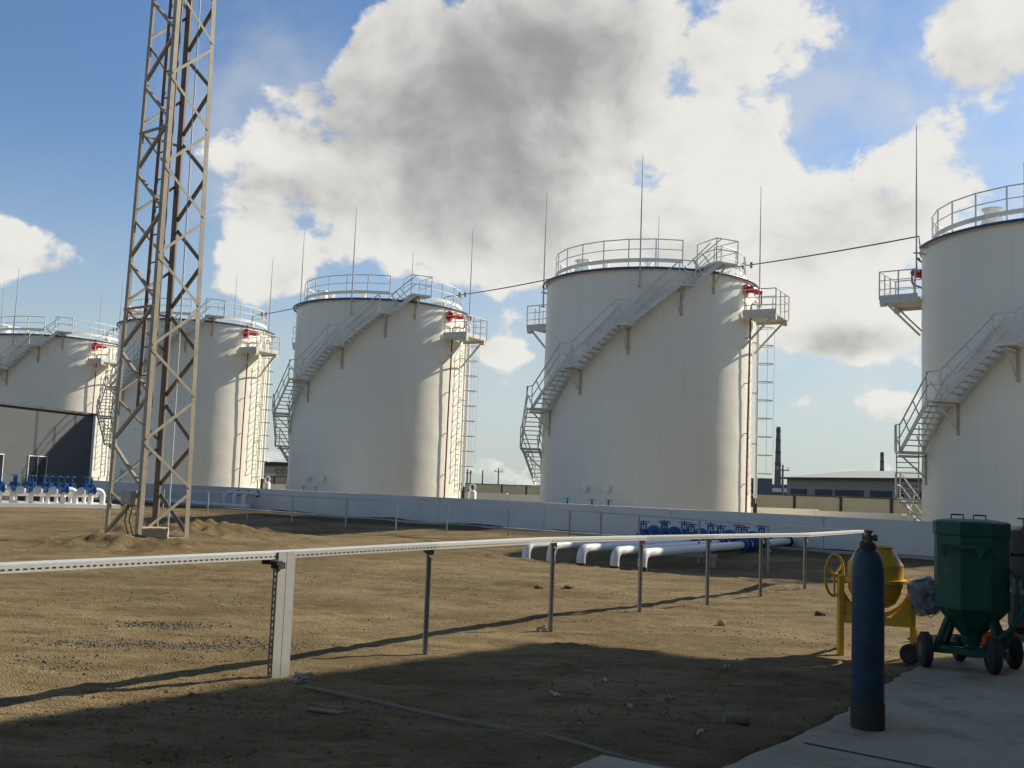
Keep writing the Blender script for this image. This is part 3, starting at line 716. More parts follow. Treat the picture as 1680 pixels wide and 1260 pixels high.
# block of limestone at its foot
def rough_block(size, seed, cuts=5, amp=.03):
    rs = random.Random(seed); mb = MB(); import bmesh
    bm = bmesh.new(); bmesh.ops.create_cube(bm, size=1); bmesh.ops.subdivide_edges(bm, edges=bm.edges[:], cuts=cuts, use_grid_fill=True)
    bm.verts.ensure_lookup_table()
    for v in bm.verts:
        v.co = V(v.co.x*size[0], v.co.y*size[1], v.co.z*size[2]); v.co += V(rs.uniform(-1, 1), rs.uniform(-1, 1), rs.uniform(-1, 1))*amp
    mb.v = [v.co.copy() for v in bm.verts]; bm.verts.index_update(); mb.f = [[v.index for v in f.verts] for f in bm.faces]; bm.free(); return mb
def place(mb, c, rz=0, tilt=0):
    m_ = Matrix.Rotation(rz, 3, 'Z') @ Matrix.Rotation(tilt, 3, 'X'); mb.v = [m_ @ v+V(*c) for v in mb.v]; return mb
bx_, by_ = -7.30, 22.15
single(place(rough_block((.52, .30, .25), 3, 5, .012), on(bx_, by_, .12), .25, .03), 'stone_block', M_stone, 'pale squared limestone block at the foot of the lattice mast', 'stone', None, 30)

# ---------------------------------------------------------------- pipes with blue valves at the bund
def gate_valve(mb_body, mb_wheel, c, dirv, s=1.0, top=.55):
    """body on axis point c, yoke upright, handwheel at height top above c"""
    c = V(*c); dirv = V(*dirv).normalized(); sd = V(-dirv.y, dirv.x, 0)
    mb_body.lathe([(.001, -.17*s), (.19*s, -.17*s), (.19*s, -.12*s), (.13*s, -.11*s), (.14*s, 0), (.13*s, .11*s), (.19*s, .12*s), (.19*s, .17*s), (.001, .17*s)], c, 16, dirv)
    mb_body.lathe([(.13*s, 0), (.12*s, .2*s), (.17*s, .21*s), (.17*s, .26*s), (.001, .26*s)], c, 14)
    for q in (-1, 1):
        mb_body.bar(c+sd*q*.085*s+V(0, 0, .25*s), c+sd*q*.07*s+V(0, 0, top-.06), .03*s, .04*s)
    mb_body.bar(c+sd*.09*s+V(0, 0, top-.06), c-sd*.09*s+V(0, 0, top-.06), .05*s, .04*s)
    mb_wheel.tube([c+V(0, 0, .26*s), c+V(0, 0, top+.06)], .016*s, 6)
    ring = [c+V(math.cos(t)*.16*s, math.sin(t)*.16*s, top) for t in [2*math.pi*k/16 for k in range(16)]]
    mb_wheel.tube(ring, .014*s, 6, closed=True)
    for k in range(2): mb_wheel.bar(ring[k*4], ring[k*4+8], .016*s)
PE = [(.73, 28.35), (1.37, 28.1), (2.11, 27.4), (2.91, 26.85), (3.55, 26.45)]
pd = V(.527, .85, 0); ZP = .08; pr = .115
ordw = ['leftmost', 'second', 'middle', 'fourth', 'rightmost']
for k, (x, y) in enumerate(PE):
    e = V(x, y, ZP); lab = f'white pipe with blue valves bending into the earth, {ordw[k]} of five' if k not in (1, 3) else f'white pipe with blue valves bending into the earth, {ordw[k]} from the left of five'
    t_ = thing('fuel_pipe', lab, 'pipe', V(x, y, gz(x, y)), 'white pipes between the yard and the bund wall')
    tw = (WC-.84*x-y)/(.84*pd.x+pd.y)-.05
    g0 = gz(*(e-pd*.35).xy)
    pts = [e-pd*.36+V(0, 0, -.46+ (g0+.46-ZP if 0 else 0))]
    base_z = g0
    pts = [V((e-pd*.36).x, (e-pd*.36).y, base_z+.10)]
    for a in range(0, 7):
        g_ = math.pi/2*a/6; rb = .26
        pts.append(e-pd*.36+pd*(rb-rb*math.cos(g_))+V(0, 0, -rb+rb*math.sin(g_)))
    part(MB().tube(pts+[e+pd*3, e+pd*6.75], pr, 14), 'pipe_run', M_white, t_, 60)
    part(MB().tube([V(pts[0].x, pts[0].y, base_z-.1), V(pts[0].x, pts[0].y, base_z+.12)], pr+.012, 14), 'bitumen_collar', M_soot, t_, 60)
    part(MB().tube([e+pd*7.25, e+pd*7.6], pr, 14).tube([e+pd*8.1, e+pd*8.45], pr, 14).tube([e+pd*8.85, e+pd*tw], pr, 14), 'pipe_tail', M_white, t_, 60)
    part(MB().lathe([(.2, 0), (.2, .06)], e+pd*(tw-.5), 16, pd), 'wall_flange', M_black, t_, 40)
    for q in (7.0, 8.65):
        b_, w_ = MB(), MB(); gate_valve(b_, w_, e+pd*q, pd, 1.15, .53)
        vv_ = part(b_, 'gate_valve', M_blue, t_, 35); part(w_, 'handwheel', M_blue, vv_, 60)
    part(MB().lathe([(.001, -.22), (.18, -.13), (.2, -.09), (.26, -.08), (.28, -.05), (.28, .05), (.26, .08), (.2, .09), (.18, .13), (.001, .13)], e+pd*7.85+V(0, 0, .13), 24, pd)
         .lathe([(.001, -.24), (.21, -.24), (.21, -.18), (.16, -.17), (.16, .17), (.21, .18), (.21, .24), (.001, .24)], e+pd*7.85, 16, pd), 'check_valve', M_blue, t_, 35)
for k, q in enumerate((3.4, 8.05)):
    a = V(*PE[0], ZP)+pd*q; b = V(*PE[4], ZP)+pd*q; dd = (b-a).normalized(); t_ = thing('pipe_support', ['grey steel trestle carrying the five white pipes near their elbows', 'grey steel trestle below the blue valves'][k], 'pipe support', V((a.x+b.x)/2, (a.y+b.y)/2, gz((a.x+b.x)/2, (a.y+b.y)/2)))
    part(MB().bar(a-dd*.4+V(0, 0, -.18), b+dd*.5+V(0, 0, -.18), .09, .1), 'beam', M_rod, t_)
    for p in (a-dd*.2, b+dd*.4): part(MB().bar(V(p.x, p.y, gz(p.x, p.y)-.1), V(p.x, p.y, ZP-.24), .13), 'leg', M_rod, t_)
    for x, y in PE: p = V(x, y, ZP)+pd*q; part(MB().box(p+V(0, 0, -.12), (.1, .06, .04), .8), 'saddle', M_rod, t_)

# valves on stubs beside the tanks, inside the bund
tn = ['the tank behind the mast', 'the third tank from the left', 'the fourth tank from the left']
for ti, (cx, cy) in enumerate(TANKS[1:4]):
    for k, (ox, oy) in enumerate(((-4.15, -5.6), (-3.1, -6.2), (-2.4, -6.5))):
        p = V(cx+ox, cy+oy, .55)
        t_ = thing('stub_valve', f'small blue valve standing before {tn[ti]}, {["left", "middle", "right"][k]} of its three', 'valve', V(p.x, p.y, -.15), 'blue stub valves by the tanks')
        b_, w_ = MB(), MB(); gate_valve(b_, w_, p, (1, .2, 0), .95, .58)
        part(b_, 'valve_body', M_blue, t_, 35); part(w_, 'handwheel', M_blue, t_, 60)
        part(MB().tube([V(p.x-.9, p.y-.2, .55), V(p.x+.9, p.y+.2, .55)], .1, 10), 'pipe_stub', M_white, t_, 60)
        part(MB().bar(V(p.x+.5, p.y+.1, -.2), V(p.x+.5, p.y+.1, .5), .1), 'support', M_rod, t_)
# white capped standpipes at the right foot of two tanks
for cx, cy, nm in ((TANKS[1][0], TANKS[1][1], 'the tank behind the mast'), (TANKS[2][0], TANKS[2][1], 'the third tank')):
    p = V(cx+6.0, cy-1.6, 0); t_ = thing('standpipe', f'short white standpipe with a ring on top beside {nm}', 'pipe', V(p.x, p.y, -.15))
    part(MB().lathe([(.24, -.2), (.24, 1.15), (.16, 1.25), (.001, 1.25)], p, 16), 'drum', M_white, t_, 40)
    ring = [p+V(math.cos(a)*.16, 0, 1.42+math.sin(a)*.2) for a in [2*math.pi*k/14 for k in range(14)]]
    part(MB().tube(ring, .05, 8, closed=True), 'ring', M_white, t_, 60)

# low pipes against the bund, left of the third tank
rnk = ['left', 'middle', 'right']
for k in range(3):
    s0 = -18.9+k*.85; a = wp(s0, -.02, .68); b = wp(s0-.15, -.55, .68)
    pts = [a]+[b+V(0, 0, 0)]+[wp(s0-.15-.0, -.55-.22*math.sin(math.pi/2*q/5), .68-.22*(1-math.cos(math.pi/2*q/5))) for q in range(1, 6)]+[wp(s0-.15, -.77, -.05)]
    t_ = thing('wall_pipe', f'white pipe bending down the bund wall right of the mast, {rnk[k]} of three', 'pipe', wp(s0, -.77, -.15), 'pipes bending down the bund wall')
    part(MB().tube(pts, .11, 12), 'pipe_run', M_white, t_, 60)
    part(MB().lathe([(.17, -.05), (.17, .0)], a, 14, -wn_), 'collar', M_black, t_, 40)
single(MB().tube([wp(-16.9, -.77, .0), wp(-26, -.8, .0), wp(-36, -1.0, .02)], .13, 12), 'ground_pipe', M_white, 'low white pipe lying along the foot of the bund wall', 'pipe', None, 60)

# ---------------------------------------------------------------- valve manifold at the left, on its plinth
pa = V(-23.3, 43.6, 0); pe = V(-17.9, 48.2, 0); mdv = (pe-pa).normalized(); mnv = V(-mdv.y, mdv.x, 0)
pl = structure(MB().obox((pa+pe)*.5+mnv*1.6+V(0, 0, -.16), mdv*((pe-pa).length/2+.3), mnv*1.75, V(0, 0, .24)), 'plinth', M_wall)
Lm = (pe-pa).length
def riser(s, off, lab, elbow, flange, big):
    p = pa+mdv*s+mnv*off+V(0, 0, .08); t_ = thing('valve_riser', lab, 'valve', p, 'blue valves of the pipe manifold')
    r = .12 if big else .095; zt = .62
    part(MB().tube([p, p+V(0, 0, zt-.12)], r, 12), 'riser', M_white, t_, 60)
    b_, w_ = MB(), MB(); gate_valve(b_, w_, p+V(0, 0, zt), mdv, 1.05, .56)
    vb = part(b_, 'valve_body', M_blue, t_, 35); part(w_, 'handwheel', M_blue, vb, 60)
    if elbow:
        c = p+V(0, 0, zt); pts = [c+mdv*.18]+[c+mdv*(.3+.24*math.sin(math.pi/2*q/6))+V(0, 0, -.24*(1-math.cos(math.pi/2*q/6))) for q in range(7)]+[c+mdv*.54+V(0, 0, -zt+.0)]
        part(MB().tube(pts, r, 12), 'elbow', M_white, t_, 60)
    if flange:
        fd = V(.36, -.93, 0); part(MB().lathe([(.12, -.3), (.12, .0), (.175, .01), (.175, .05), (.001, .055)], p+V(0, 0, zt-.06)-mdv*.45+fd*.3, 20, fd), 'blind_flange', M_white, t_, 40)
k = 0
front = [(.55, 0, 0), (1.15, 1, 1), (1.65, 0, 1), (2.35, 1, 0), (3.0, 0, 0), (3.65, 0, 1), (4.35, 0, 1), (5.0, 1, 1), (6.2, 1, 1)]
ordn = ['first', 'second', 'third', 'fourth', 'fifth', 'sixth', 'seventh', 'eighth', 'ninth', 'tenth', 'eleventh', 'twelfth']
for k, (s, e_, fl_) in enumerate(front): riser(s, .35, f'white riser with blue valve, {ordn[k]} from left in the manifold front row', e_, fl_, e_)
for k in range(11): riser(.3+k*.62, 2.1, f'white riser with blue valve, {ordn[k]} from left in the manifold back row', 0, 0, 0)
single(MB().tube([pa+mdv*.2+mnv*1.5+V(0, 0, .52), pa+mdv*6.9+mnv*1.5+V(0, 0, .52)], .17, 14), 'header_pipe', M_white, 'thick white header pipe between the two rows of blue manifold valves', 'pipe', None, 60)

# ---------------------------------------------------------------- grey pump house at the left edge
HC = V(-21.75, 55.0, 0); hd = V(-1.5, -6.0, 0).normalized(); hn = V(-hd.y, hd.x, 0)   # along facade toward the left edge / outward
if hn.x < 0: hn = -hn
HH = 4.55
ph = thing('pump_house', 'grey clad flat roofed building at the left edge behind the blue valves', 'building', HC)
HL = 13.0
part(MB().prism([(p.x, p.y) for p in (HC, HC+hd*HL, HC+hd*HL-hn*9, HC-hn*9)], -.3, HH-.1), 'wall', M_facade, ph)
part(MB().prism([(p.x, p.y) for p in (HC-hd*.12+hn*.12, HC+hd*HL+hn*.12, HC+hd*HL-hn*9.1, HC-hd*.12-hn*9.1)], HH-.1, HH), 'roof', M_dtrim, ph)
part(MB().bar(HC+hn*.03-hd*.03+V(0, 0, -.2), HC+hn*.03-hd*.03+V(0, 0, HH-.11), .1), 'downpipe', M_frame, ph)
for s in (4.1, 7.1, 10.1):
    c = HC+hd*s+hn*.01+V(0, 0, 1.35)
    wdw = part(MB().obox(c, hd*.66, hn*.04, V(0, 0, .85)), 'window', M_frame, ph)
    for q in (-1, 1): part(MB().obox(c+hd*q*.318+hn*.042, hd*.298, hn*.006, V(0, 0, .81)), 'pane', M_glass, wdw)

# ---------------------------------------------------------------- gas cylinders on the apron
def gas_cylinder(x, y, label, mt, valve=True, s=1.0, foot=True):
    t_ = thing('gas_cylinder', label, 'gas cylinder', V(x, y, .03)); r = .109*s; z0 = .03
    prof = [(.001, .02), (r*.9, .02), (r, .05), (r, 1.02)]
    for q in range(1, 9):
        g_ = math.pi/2*q/8; prof.append((.036+(r-.036)*math.cos(g_)**.9, 1.02+.20*math.sin(g_)))
    body = part(MB().lathe(prof, (x, y, z0), 40), 'body', mt, t_, 40)
    if foot: part(MB().lathe([(r-.004, .0), (r+.005, .002), (r+.006, .165), (r, .18)], (x, y, z0), 40), 'foot_ring', M_soot, t_, 40)
    part(MB().lathe([(.036, 1.212), (.050, 1.216), (.052, 1.25), (.043, 1.262), (.028, 1.266)], (x, y, z0), 16), 'neck_ring', M_soot, t_, 40)
    if valve:
        v_ = part(MB().lathe([(.028, 1.27), (.026, 1.285), (.032, 1.288), (.032, 1.318), (.02, 1.32), (.02, 1.335), (.03, 1.338), (.03, 1.355), (.001, 1.358)], (x, y, z0), 14)
             .lathe([(.017, 0), (.017, .035), (.024, .036), (.024, .06), (.001, .06)], (x, y, z0+1.303), 12, (.9, -.4, 0)).lathe([(.014, 0), (.014, .04), (.001, .041)], (x, y, z0+1.30), 10, (-.9, .3, 0)), 'valve', M_brass, t_, 40)
    return t_
gas_cylinder(2.545, 7.47, 'scuffed dark blue gas cylinder standing on the edge of the apron', M_cyl)
gas_cylinder(2.668, 7.86, 'darker gas cylinder hidden right behind the blue one', M_brown, False, .97)

# ---------------------------------------------------------------- concrete mixer
O = V(3.84, 11.0, 0); u = V(.94, -.33, 0); v = V(.33, .94, 0)
Q = lambda a, b, z: O+u*a+v*b+V(0, 0, z)
gzm = gz(O.x, O.y)
mix = thing('concrete_mixer', 'small yellow concrete mixer with a wrapped engine beside the gas cylinder', 'concrete mixer', Q(0, 0, gzm))
dc = Q(-.02, .05, 0)
dr = part(MB().lathe([(.001, .50), (.13, .50), (.20, .54), (.265, .66), (.275, .77), (.275, .935), (.175, 1.10), (.19, 1.115), (.18, 1.12), (.17, 1.10), (.255, .93), (.255, .7), (.001, .56)], dc, 36), 'drum', M_yellow, mix, 20)
part(MB().lathe([(.276, .745), (.315, .75), (.315, .785), (.276, .79)], dc, 36), 'gear_ring', M_yellow, dr, 35)
for k in range(3):
    a = 2.0*k; part(MB().bar(dc+V(.22*math.cos(a), .22*math.sin(a), .62), dc+V(.17*math.cos(a+.8), .17*math.sin(a+.8), .95), .02, .08), 'mixing_blade', M_yellow, dr)
yk = [dc+u*(.36*math.cos(math.pi+math.pi*q/14))+V(0, 0, .77+.36*math.sin(math.pi+math.pi*q/14)) for q in range(15)]
part(MB().tube(yk, .028, 8), 'yoke', M_yellow, mix, 60)
# frame
part(MB().bar(Q(-.36, .0, gzm-.03), Q(-.36, .0, .80), .085, .05), 'column', M_yellow, mix)
part(MB().bar(Q(-.36, .03, .34), Q(-.395, .55, gzm-.05), .05), 'rear_strut', M_yellow, mix)
part(MB().bar(Q(.34, 0, .80), Q(.335, 0, .34), .075, .05), 'column', M_yellow, mix)
part(MB().bar(Q(-.36, 0, .36), Q(.34, 0, .36), .05, .08), 'cross_bar', M_yellow, mix)
for a, sg in ((-.33, 1), (.31, -1)):
    gsm = MB(); p0, p1, p2 = Q(a, 0, .36), Q(a+sg*.2, 0, .38), Q(a, 0, .58)
    gsm.v += [q+v*d_ for d_ in (-.012, .012) for q in (p0, p1, p2)]; gsm.f += [[0, 1, 2], [5, 4, 3], [0, 3, 4, 1], [1, 4, 5, 2], [2, 5, 3, 0]]
    part(gsm, 'gusset', M_yellow, mix)
for b in (-.30, .26):
    part(MB().bar(Q(.335, 0, .40), Q(.33+.09*(b > 0), b*.6, .09), .035), 'wheel_leg', M_yellow, mix)
    wl = part(MB().lathe([(.03, -.025), (.085, -.03), (.098, -.015), (.098, .015), (.085, .03), (.03, .025)], Q(.31+.13*(b > 0), b*.8, gzm+.095), 22, v*.9+u*.3), 'wheel', M_black, mix, 40)
    part(MB().lathe([(.001, -.032), (.045, -.032), (.045, .032), (.001, .032)], Q(.31+.13*(b > 0), b*.8, gzm+.095), 14, v*.9+u*.3), 'hub', M_soot, wl, 40)
part(MB().tube([Q(.32, -.22, gzm+.095), Q(.43, .2, gzm+.095)], .014, 8), 'axle', M_dsteel, mix)
hc = Q(-.425, .02, .80); hu = (u*.9-v*.42).normalized(); ha = hu.cross(V(0, 0, 1)).normalized()
hw = part(MB().tube([hc+ha*.2*math.cos(t)+V(0, 0, .215*math.sin(t)) for t in [2*math.pi*k/28 for k in range(28)]], .015, 8, closed=True), 'tipping_wheel', M_yellow, mix, 60)
sp = MB()
for t in (.5, 2.6, 4.7): sp.bar(hc, hc+ha*.2*math.cos(t)+V(0, 0, .215*math.sin(t)), .018)
part(sp, 'spokes', M_yellow, hw); part(MB().tube([hc, Q(-.3, .03, .78)], .022, 8), 'wheel_shaft', M_yellow, hw)
# engine wrapped in plastic, tied with cord
import bmesh
bm = bmesh.new(); bmesh.ops.create_icosphere(bm, subdivisions=4, radius=1)
mb = MB(); rs = np.random.RandomState(5)
for vt in bm.verts:
    c = vt.co; p = [max(-.82, min(.82, t)) for t in c]
    k = 1+.9*float(fbm(np.array([p[0]*2.2+p[2]*1.1+30]), np.array([p[1]*2.2+p[2]*2.0+12]), 4)[0])*.34
    mb.v.append(Q(.455+.165*p[0]*k-.06*p[2], -.02+.16*p[1]*k, .645+.215*p[2]*k+.05*p[0]))
bm.verts.index_update(); mb.f = [[q.index for q in f.verts] for f in bm.faces]; bm.free()
eng = part(mb, 'wrapped_engine', M_plast, mix, 25)
part(MB().tube([Q(.42, -.17, .52), Q(.5, -.19, .45), Q(.58, -.14, .50), Q(.62, -.05, .6)], .006, 6), 'cord', M_bag, eng)
part(MB().box(Q(.60, -.06, .60), (.07, .10, .12), -.4), 'exhaust', M_black, eng)

# ---------------------------------------------------------------- green blasting pot on wheels
O2 = V(4.53, 10.36, .03); u2 = V(.905, -.425, 0); v2 = V(.425, .905, 0)
Q2 = lambda a, b, z: O2+u2*a+v2*b+V(0, 0, z)
pot = thing('blasting_pot', 'dark green blasting pot on a wheeled frame at the apron edge', 'blasting pot', O2)
def octo(r, z, rot=22.5+9): return [Q2(r*math.cos(rad(rot+45*k)), r*math.sin(rad(rot+45*k)), z) for k in range(8)]
def loft(rings, cap0=True, cap1=True):
    mb = MB(); n = len(rings[0])
    for rg in rings: mb.v += rg
    for j in range(len(rings)-1):
        for k in range(n): mb.f.append([j*n+k, j*n+(k+1) % n, (j+1)*n+(k+1) % n, (j+1)*n+k])
    if cap0: mb.f.append([k for k in reversed(range(n))])
    if cap1: mb.f.append([(len(rings)-1)*n+k for k in range(n)])
    return mb
body = part(loft([octo(.09, .23), octo(.10, .30), octo(.34, .555), octo(.35, .57), octo(.35, 1.255)]), 'body', M_green, pot)
lid = part(loft([octo(.356, 1.256), octo(.362, 1.27), octo(.362, 1.385), octo(.33, 1.40), octo(.2, 1.415)]), 'lid', M_green, pot)
for a in (-.12, .08):
    part(MB().tube([Q2(a-.055, -.05, 1.40), Q2(a-.055, -.05, 1.455), Q2(a+.055, -.07, 1.455), Q2(a+.055, -.07, 1.40)], .008, 6), 'lid_handle', M_black, lid)
part(MB().tube([Q2(.02, 0, .30), Q2(.02, 0, .12)], .05, 12).box(Q2(.02, 0, .15), (.16, .12, .1), -.4), 'outlet_valve', M_green, pot)
part(MB().bar(Q2(-.25, -.375, 1.16), Q2(.12, -.385, 1.16), .05, .03), 'lifting_bar', M_green, pot)
for a in (-.22, .09):
    gsm = MB(); p0, p1, p2 = Q2(a-.05, -.372, 1.15), Q2(a+.06, -.372, 1.15), Q2(a, -.372, 1.05)
    gsm.v += [q-v2*d_ for d_ in (.0, .03) for q in (p0, p1, p2)]; gsm.f += [[0, 2, 1], [3, 4, 5], [0, 1, 4, 3], [1, 2, 5, 4], [2, 0, 3, 5]]
    part(gsm, 'lug', M_green, pot)
for a, b in ((-.30, -.2), (.27, -.24), (.3, .22), (-.24, .24)):
    part(MB().bar(Q2(a*.62, b*.62, .50), Q2(a*1.02, b*1.02, .18), .06, .045), 'leg', M_green, pot)
fr = MB()
fr.bar(Q2(-.36, -.27, .17), Q2(.30, -.30, .17), .05).bar(Q2(-.30, .28, .17), Q2(.34, .25, .17), .05).bar(Q2(-.34, -.27, .17), Q2(-.29, .28, .17), .05).bar(Q2(.28, -.3, .17), Q2(.33, .25, .17), .05).bar(Q2(-.3, 0, .15), Q2(.3, -.02, .15), .06)
part(fr, 'base_frame', M_green, pot)
for a, b, r_ in ((-.40, -.28, .165), (.195, -.32, .165), (.37, .20, .165), (-.12, .36, .13)):
    ax = u2*.96+v2*.28
    wl = part(MB().lathe([(.05, -.04), (r_*.8, -.05), (r_, -.03), (r_, .03), (r_*.8, .05), (.05, .04)], Q2(a, b, r_), 26, ax), 'wheel', M_black, pot, 40)
    part(MB().lathe([(.001, -.052), (.07, -.045), (.07, .045), (.001, .052)], Q2(a, b, r_), 16, ax), 'hub', M_green, wl, 40)
part(MB().tube([Q2(.22, -.27, .30), Q2(.34, -.22, .40), Q2(.45, -.15, .58), Q2(.485, -.12, .74), Q2(.47, -.12, .86), Q2(.42, -.1, .90)], .027, 8), 'push_handle', M_green, pot, 60)
part(MB().tube([Q2(.34, -.1, .95), Q2(.40, -.12, .90), Q2(.40, -.13, .55), Q2(.36, -.15, .38), Q2(.3, -.2, .25)], .024, 8), 'air_pipe', M_green, pot, 60)
part(MB().box(Q2(.40, -.1, .80), (.08, .08, .14), -.4).box(Q2(.40, -.1, .62), (.07, .07, .08), -.4), 'air_valve', M_dsteel, pot)
part(MB().bar(Q2(.36, .1, 1.09), Q2(.75, .35, 1.09), .035), 'hose_arm', M_black, pot)

# dark pressure vessel at the right edge
O3 = V(6.78, 13.45, 0); ves = thing('pressure_vessel', 'blackish upright vessel cut off by the right edge', 'pressure vessel', O3)
part(MB().lathe([(.001, .04), (.36, .04), (.40, .09), (.40, 1.18), (.37, 1.28), (.28, 1.335), (.001, 1.35)], O3, 40), 'body', M_brown, ves, 35)
part(MB().tube([O3+V(-.26, -.1, 1.33), O3+V(-.26, -.1, 1.42)], .03, 8).bar(O3+V(-.36, -.1, 1.43), O3+V(-.18, -.1, 1.43), .02), 'top_valve', M_dsteel, ves)
part(MB().lathe([(.41, .5), (.42, .51), (.42, .55), (.41, .56)], O3, 40), 'band', M_dsteel, ves, 40)
for a in range(3): part(MB().box(O3+V(.33*math.cos(a*2.1+.4), .33*math.sin(a*2.1+.4), .015), (.1, .1, .09)), 'foot', M_dsteel, ves)
M_orange = mat('orange plastic', (.55, .16, .02), (.42, .11, .015), .5)
t_ = thing('bucket', 'small orange bucket behind the blasting pot', 'bucket', V(5.02, 11.05, .03))
part(MB().lathe([(.085, 0), (.115, .22), (.122, .225), (.118, .24), (.108, .23), (.08, .02), (.001, .02)], V(5.02, 11.05, .03), 20), 'pail', M_orange, t_, 40)
part(MB().tube([V(5.02+.115*math.cos(a), 11.05, .25+.09*math.sin(a)) for a in [math.pi*k/8 for k in range(9)]], .005, 6), 'handle', M_dsteel, t_)

# ---------------------------------------------------------------- bits lying on the ground
def clod(x, y, s, seed, label, mt=M_rock, name='stone', cat='stone', fl=.6, rz=0.):
    rs = random.Random(seed); bm = bmesh.new(); bmesh.ops.create_icosphere(bm, subdivisions=2, radius=1); mb = MB()
    ph_ = rs.uniform(0, 50)
    for vt in bm.verts:
        c = vt.co; k = 1+1.6*float(fbm(np.array([c.x*1.5+ph_+c.z]), np.array([c.y*1.5+ph_*.7-c.z]), 3)[0])
        mb.v.append(V(c.x*k*s, c.y*k*s*.8, c.z*k*s*fl))
    bm.verts.index_update(); mb.f = [[q.index for q in f.verts] for f in bm.faces]; bm.free()
    return single(place(mb, on(x, y, s*fl*.55), rz), name, mt, label, cat)
clod(4.27, 14.43, .075, 1, 'dark earth clod left of the yellow mixer leg, out on lit ground')
clod(2.69, 13.17, .05, 2, 'pale stone standing up on lit ground between fence and mixer', M_stone, fl=.9)
clod(.55, 17.0, .07, 5, 'dark clod, left one of two lying before the pipe elbows', fl=.5)
clod(1.05, 17.3, .085, 6, 'flat dark clod, right one of two lying before the pipe elbows', fl=.35)
clod(.45, 12.1, .06, 10, 'pale stone at the foot of the second thin post', M_stone)
# pale tube of mortar, bag at the post, plank, scraps
single(place(MB().lathe([(.001, -.09), (.035, -.09), (.04, -.075), (.04, .075), (.035, .09), (.001, .09)], (0, 0, 0), 16, (1, .15, 0)), on(1.63, 7.45, .03)), 'broken_pipe', M_rock2, 'short pale piece of pipe lying in the shadow near the gas cylinder', 'pipe piece', None, 40)
bm = bmesh.new(); bmesh.ops.create_icosphere(bm, subdivisions=3, radius=1); mb = MB()
for vt in bm.verts:
    c = vt.co; k = 1+2.3*float(fbm(np.array([c.x*2.2+9]), np.array([c.y*2.2+c.z*1.6+4]), 4)[0])
    pinch = .45+.55*min(1, abs(c.x)*2.2)
    mb.v.append(V(c.x*.075*k, c.y*.045*k*pinch, c.z*.045*k*pinch))
bm.verts.index_update(); mb.f = [[q.index for q in f.verts] for f in bm.faces]; bm.free()
single(place(mb, on(-1.55, 8.42, .04), .5, .3), 'plastic_bag', M_bag, 'crumpled white bag beside the foot of the broad fence post', 'bag', None, 30)
single(place(MB().box((0, 0, 0), (.26, .07, .012)), on(-1.2, 7.45, .008), -.35), 'plank', M_wood, 'short weathered plank lying in the shadow at lower left', 'plank')
scr = [(.86, 9.0, 'thin pale scrap lying upper left in the building shadow'), (1.32, 8.35, 'bright white scrap in the middle of the building shadow'), (.42, 8.25, 'long pale scrap in the shadow left of the white scrap'),
       (1.16, 7.72, 'crumpled pale scrap nearest the slab corner in shadow'), (2.0, 9.55, 'pale scrap near the right end of the building shadow'), (.95, 7.9, 'grey flattened scrap below the white scrap in shadow'), (1.28, 6.95, 'torn white wrapper beside the apron edge')]
for k, (x, y, l) in enumerate(scr):
    mb = MB(); rs = random.Random(k); nn = 5; L_ = rs.uniform(.04, .10); W_ = rs.uniform(.02, .035)
    for a in range(nn):
        for b in range(3): mb.v.append(V((a/(nn-1)-.5)*L_+rs.uniform(-.008, .008), (b/2-.5)*W_+rs.uniform(-.008, .008), rs.uniform(0, .03)))
    for a in range(nn-1):
        for b in range(2): mb.f.append([a*3+b, a*3+b+1, (a+1)*3+b+1, (a+1)*3+b])
    i0 = len(mb.v); mb.v += [p-V(0, 0, .004) for p in mb.v]; mb.f += [[i0+q for q in reversed(f)] for f in mb.f]
    single(place(mb, on(x, y, .008), rs.uniform(0, 3)), 'litter_scrap', M_bag, l, 'litter', 'litter in the building shadow')
cp = [(-1.5, 8.24), (-1.0, 7.86), (-.5, 7.46), (.0, 7.06), (.42, 6.72), (.75, 6.46), (1.15, 6.16)]
single(MB().tube([on(x, y, .002) for x, y in cp],   .019, 8), 'buried_conduit', M_rock2, 'grey conduit half buried from the broad post toward the slab', 'conduit', None, 60)

def scatter(name, label, cat, mt, pts, smin, smax, fl=.7):
    """many tiny lumps as one mesh"""
    rs = np.random.RandomState(len(pts)); base = np.array([(1, 0, 0), (-1, 0, 0), (0, 1, 0), (0, -1, 0), (0, 0, 1), (0, 0, -1)], float); ft = [(0, 2, 4), (2, 1, 4), (1, 3, 4), (3, 0, 4), (2, 0, 5), (1, 2, 5), (3, 1, 5), (0, 3, 5)]
    P_ = np.array(pts); zz = gheight(P_[:, 0], P_[:, 1]); vs_ = []; fs = []
    for i in range(len(P_)):
        s = smin+(smax-smin)*rs.rand()**2.5; a = rs.rand()*6.28; q = base*(s*(0.6+.8*rs.rand(6)))[:, None]; q[:, 2] *= fl
        ca, sa = math.cos(a), math.sin(a); q = np.stack([q[:, 0]*ca-q[:, 1]*sa*.75, q[:, 0]*sa+q[:, 1]*ca*.75, q[:, 2]], 1)+np.array([P_[i, 0], P_[i, 1], zz[i]+s*fl*.25])
        vs_.append(q); fs += [(i*6+a_, i*6+b_, i*6+c_) for a_, b_, c_ in ft]
    me = bpy.data.meshes.new(name); me.from_pydata(np.concatenate(vs_).tolist(), [], fs); me.materials.append(mt); o = obj(name, me)
    tag(o, label, cat); o['kind'] = 'stuff'; return o
rs = np.random.RandomState(3); pts = []
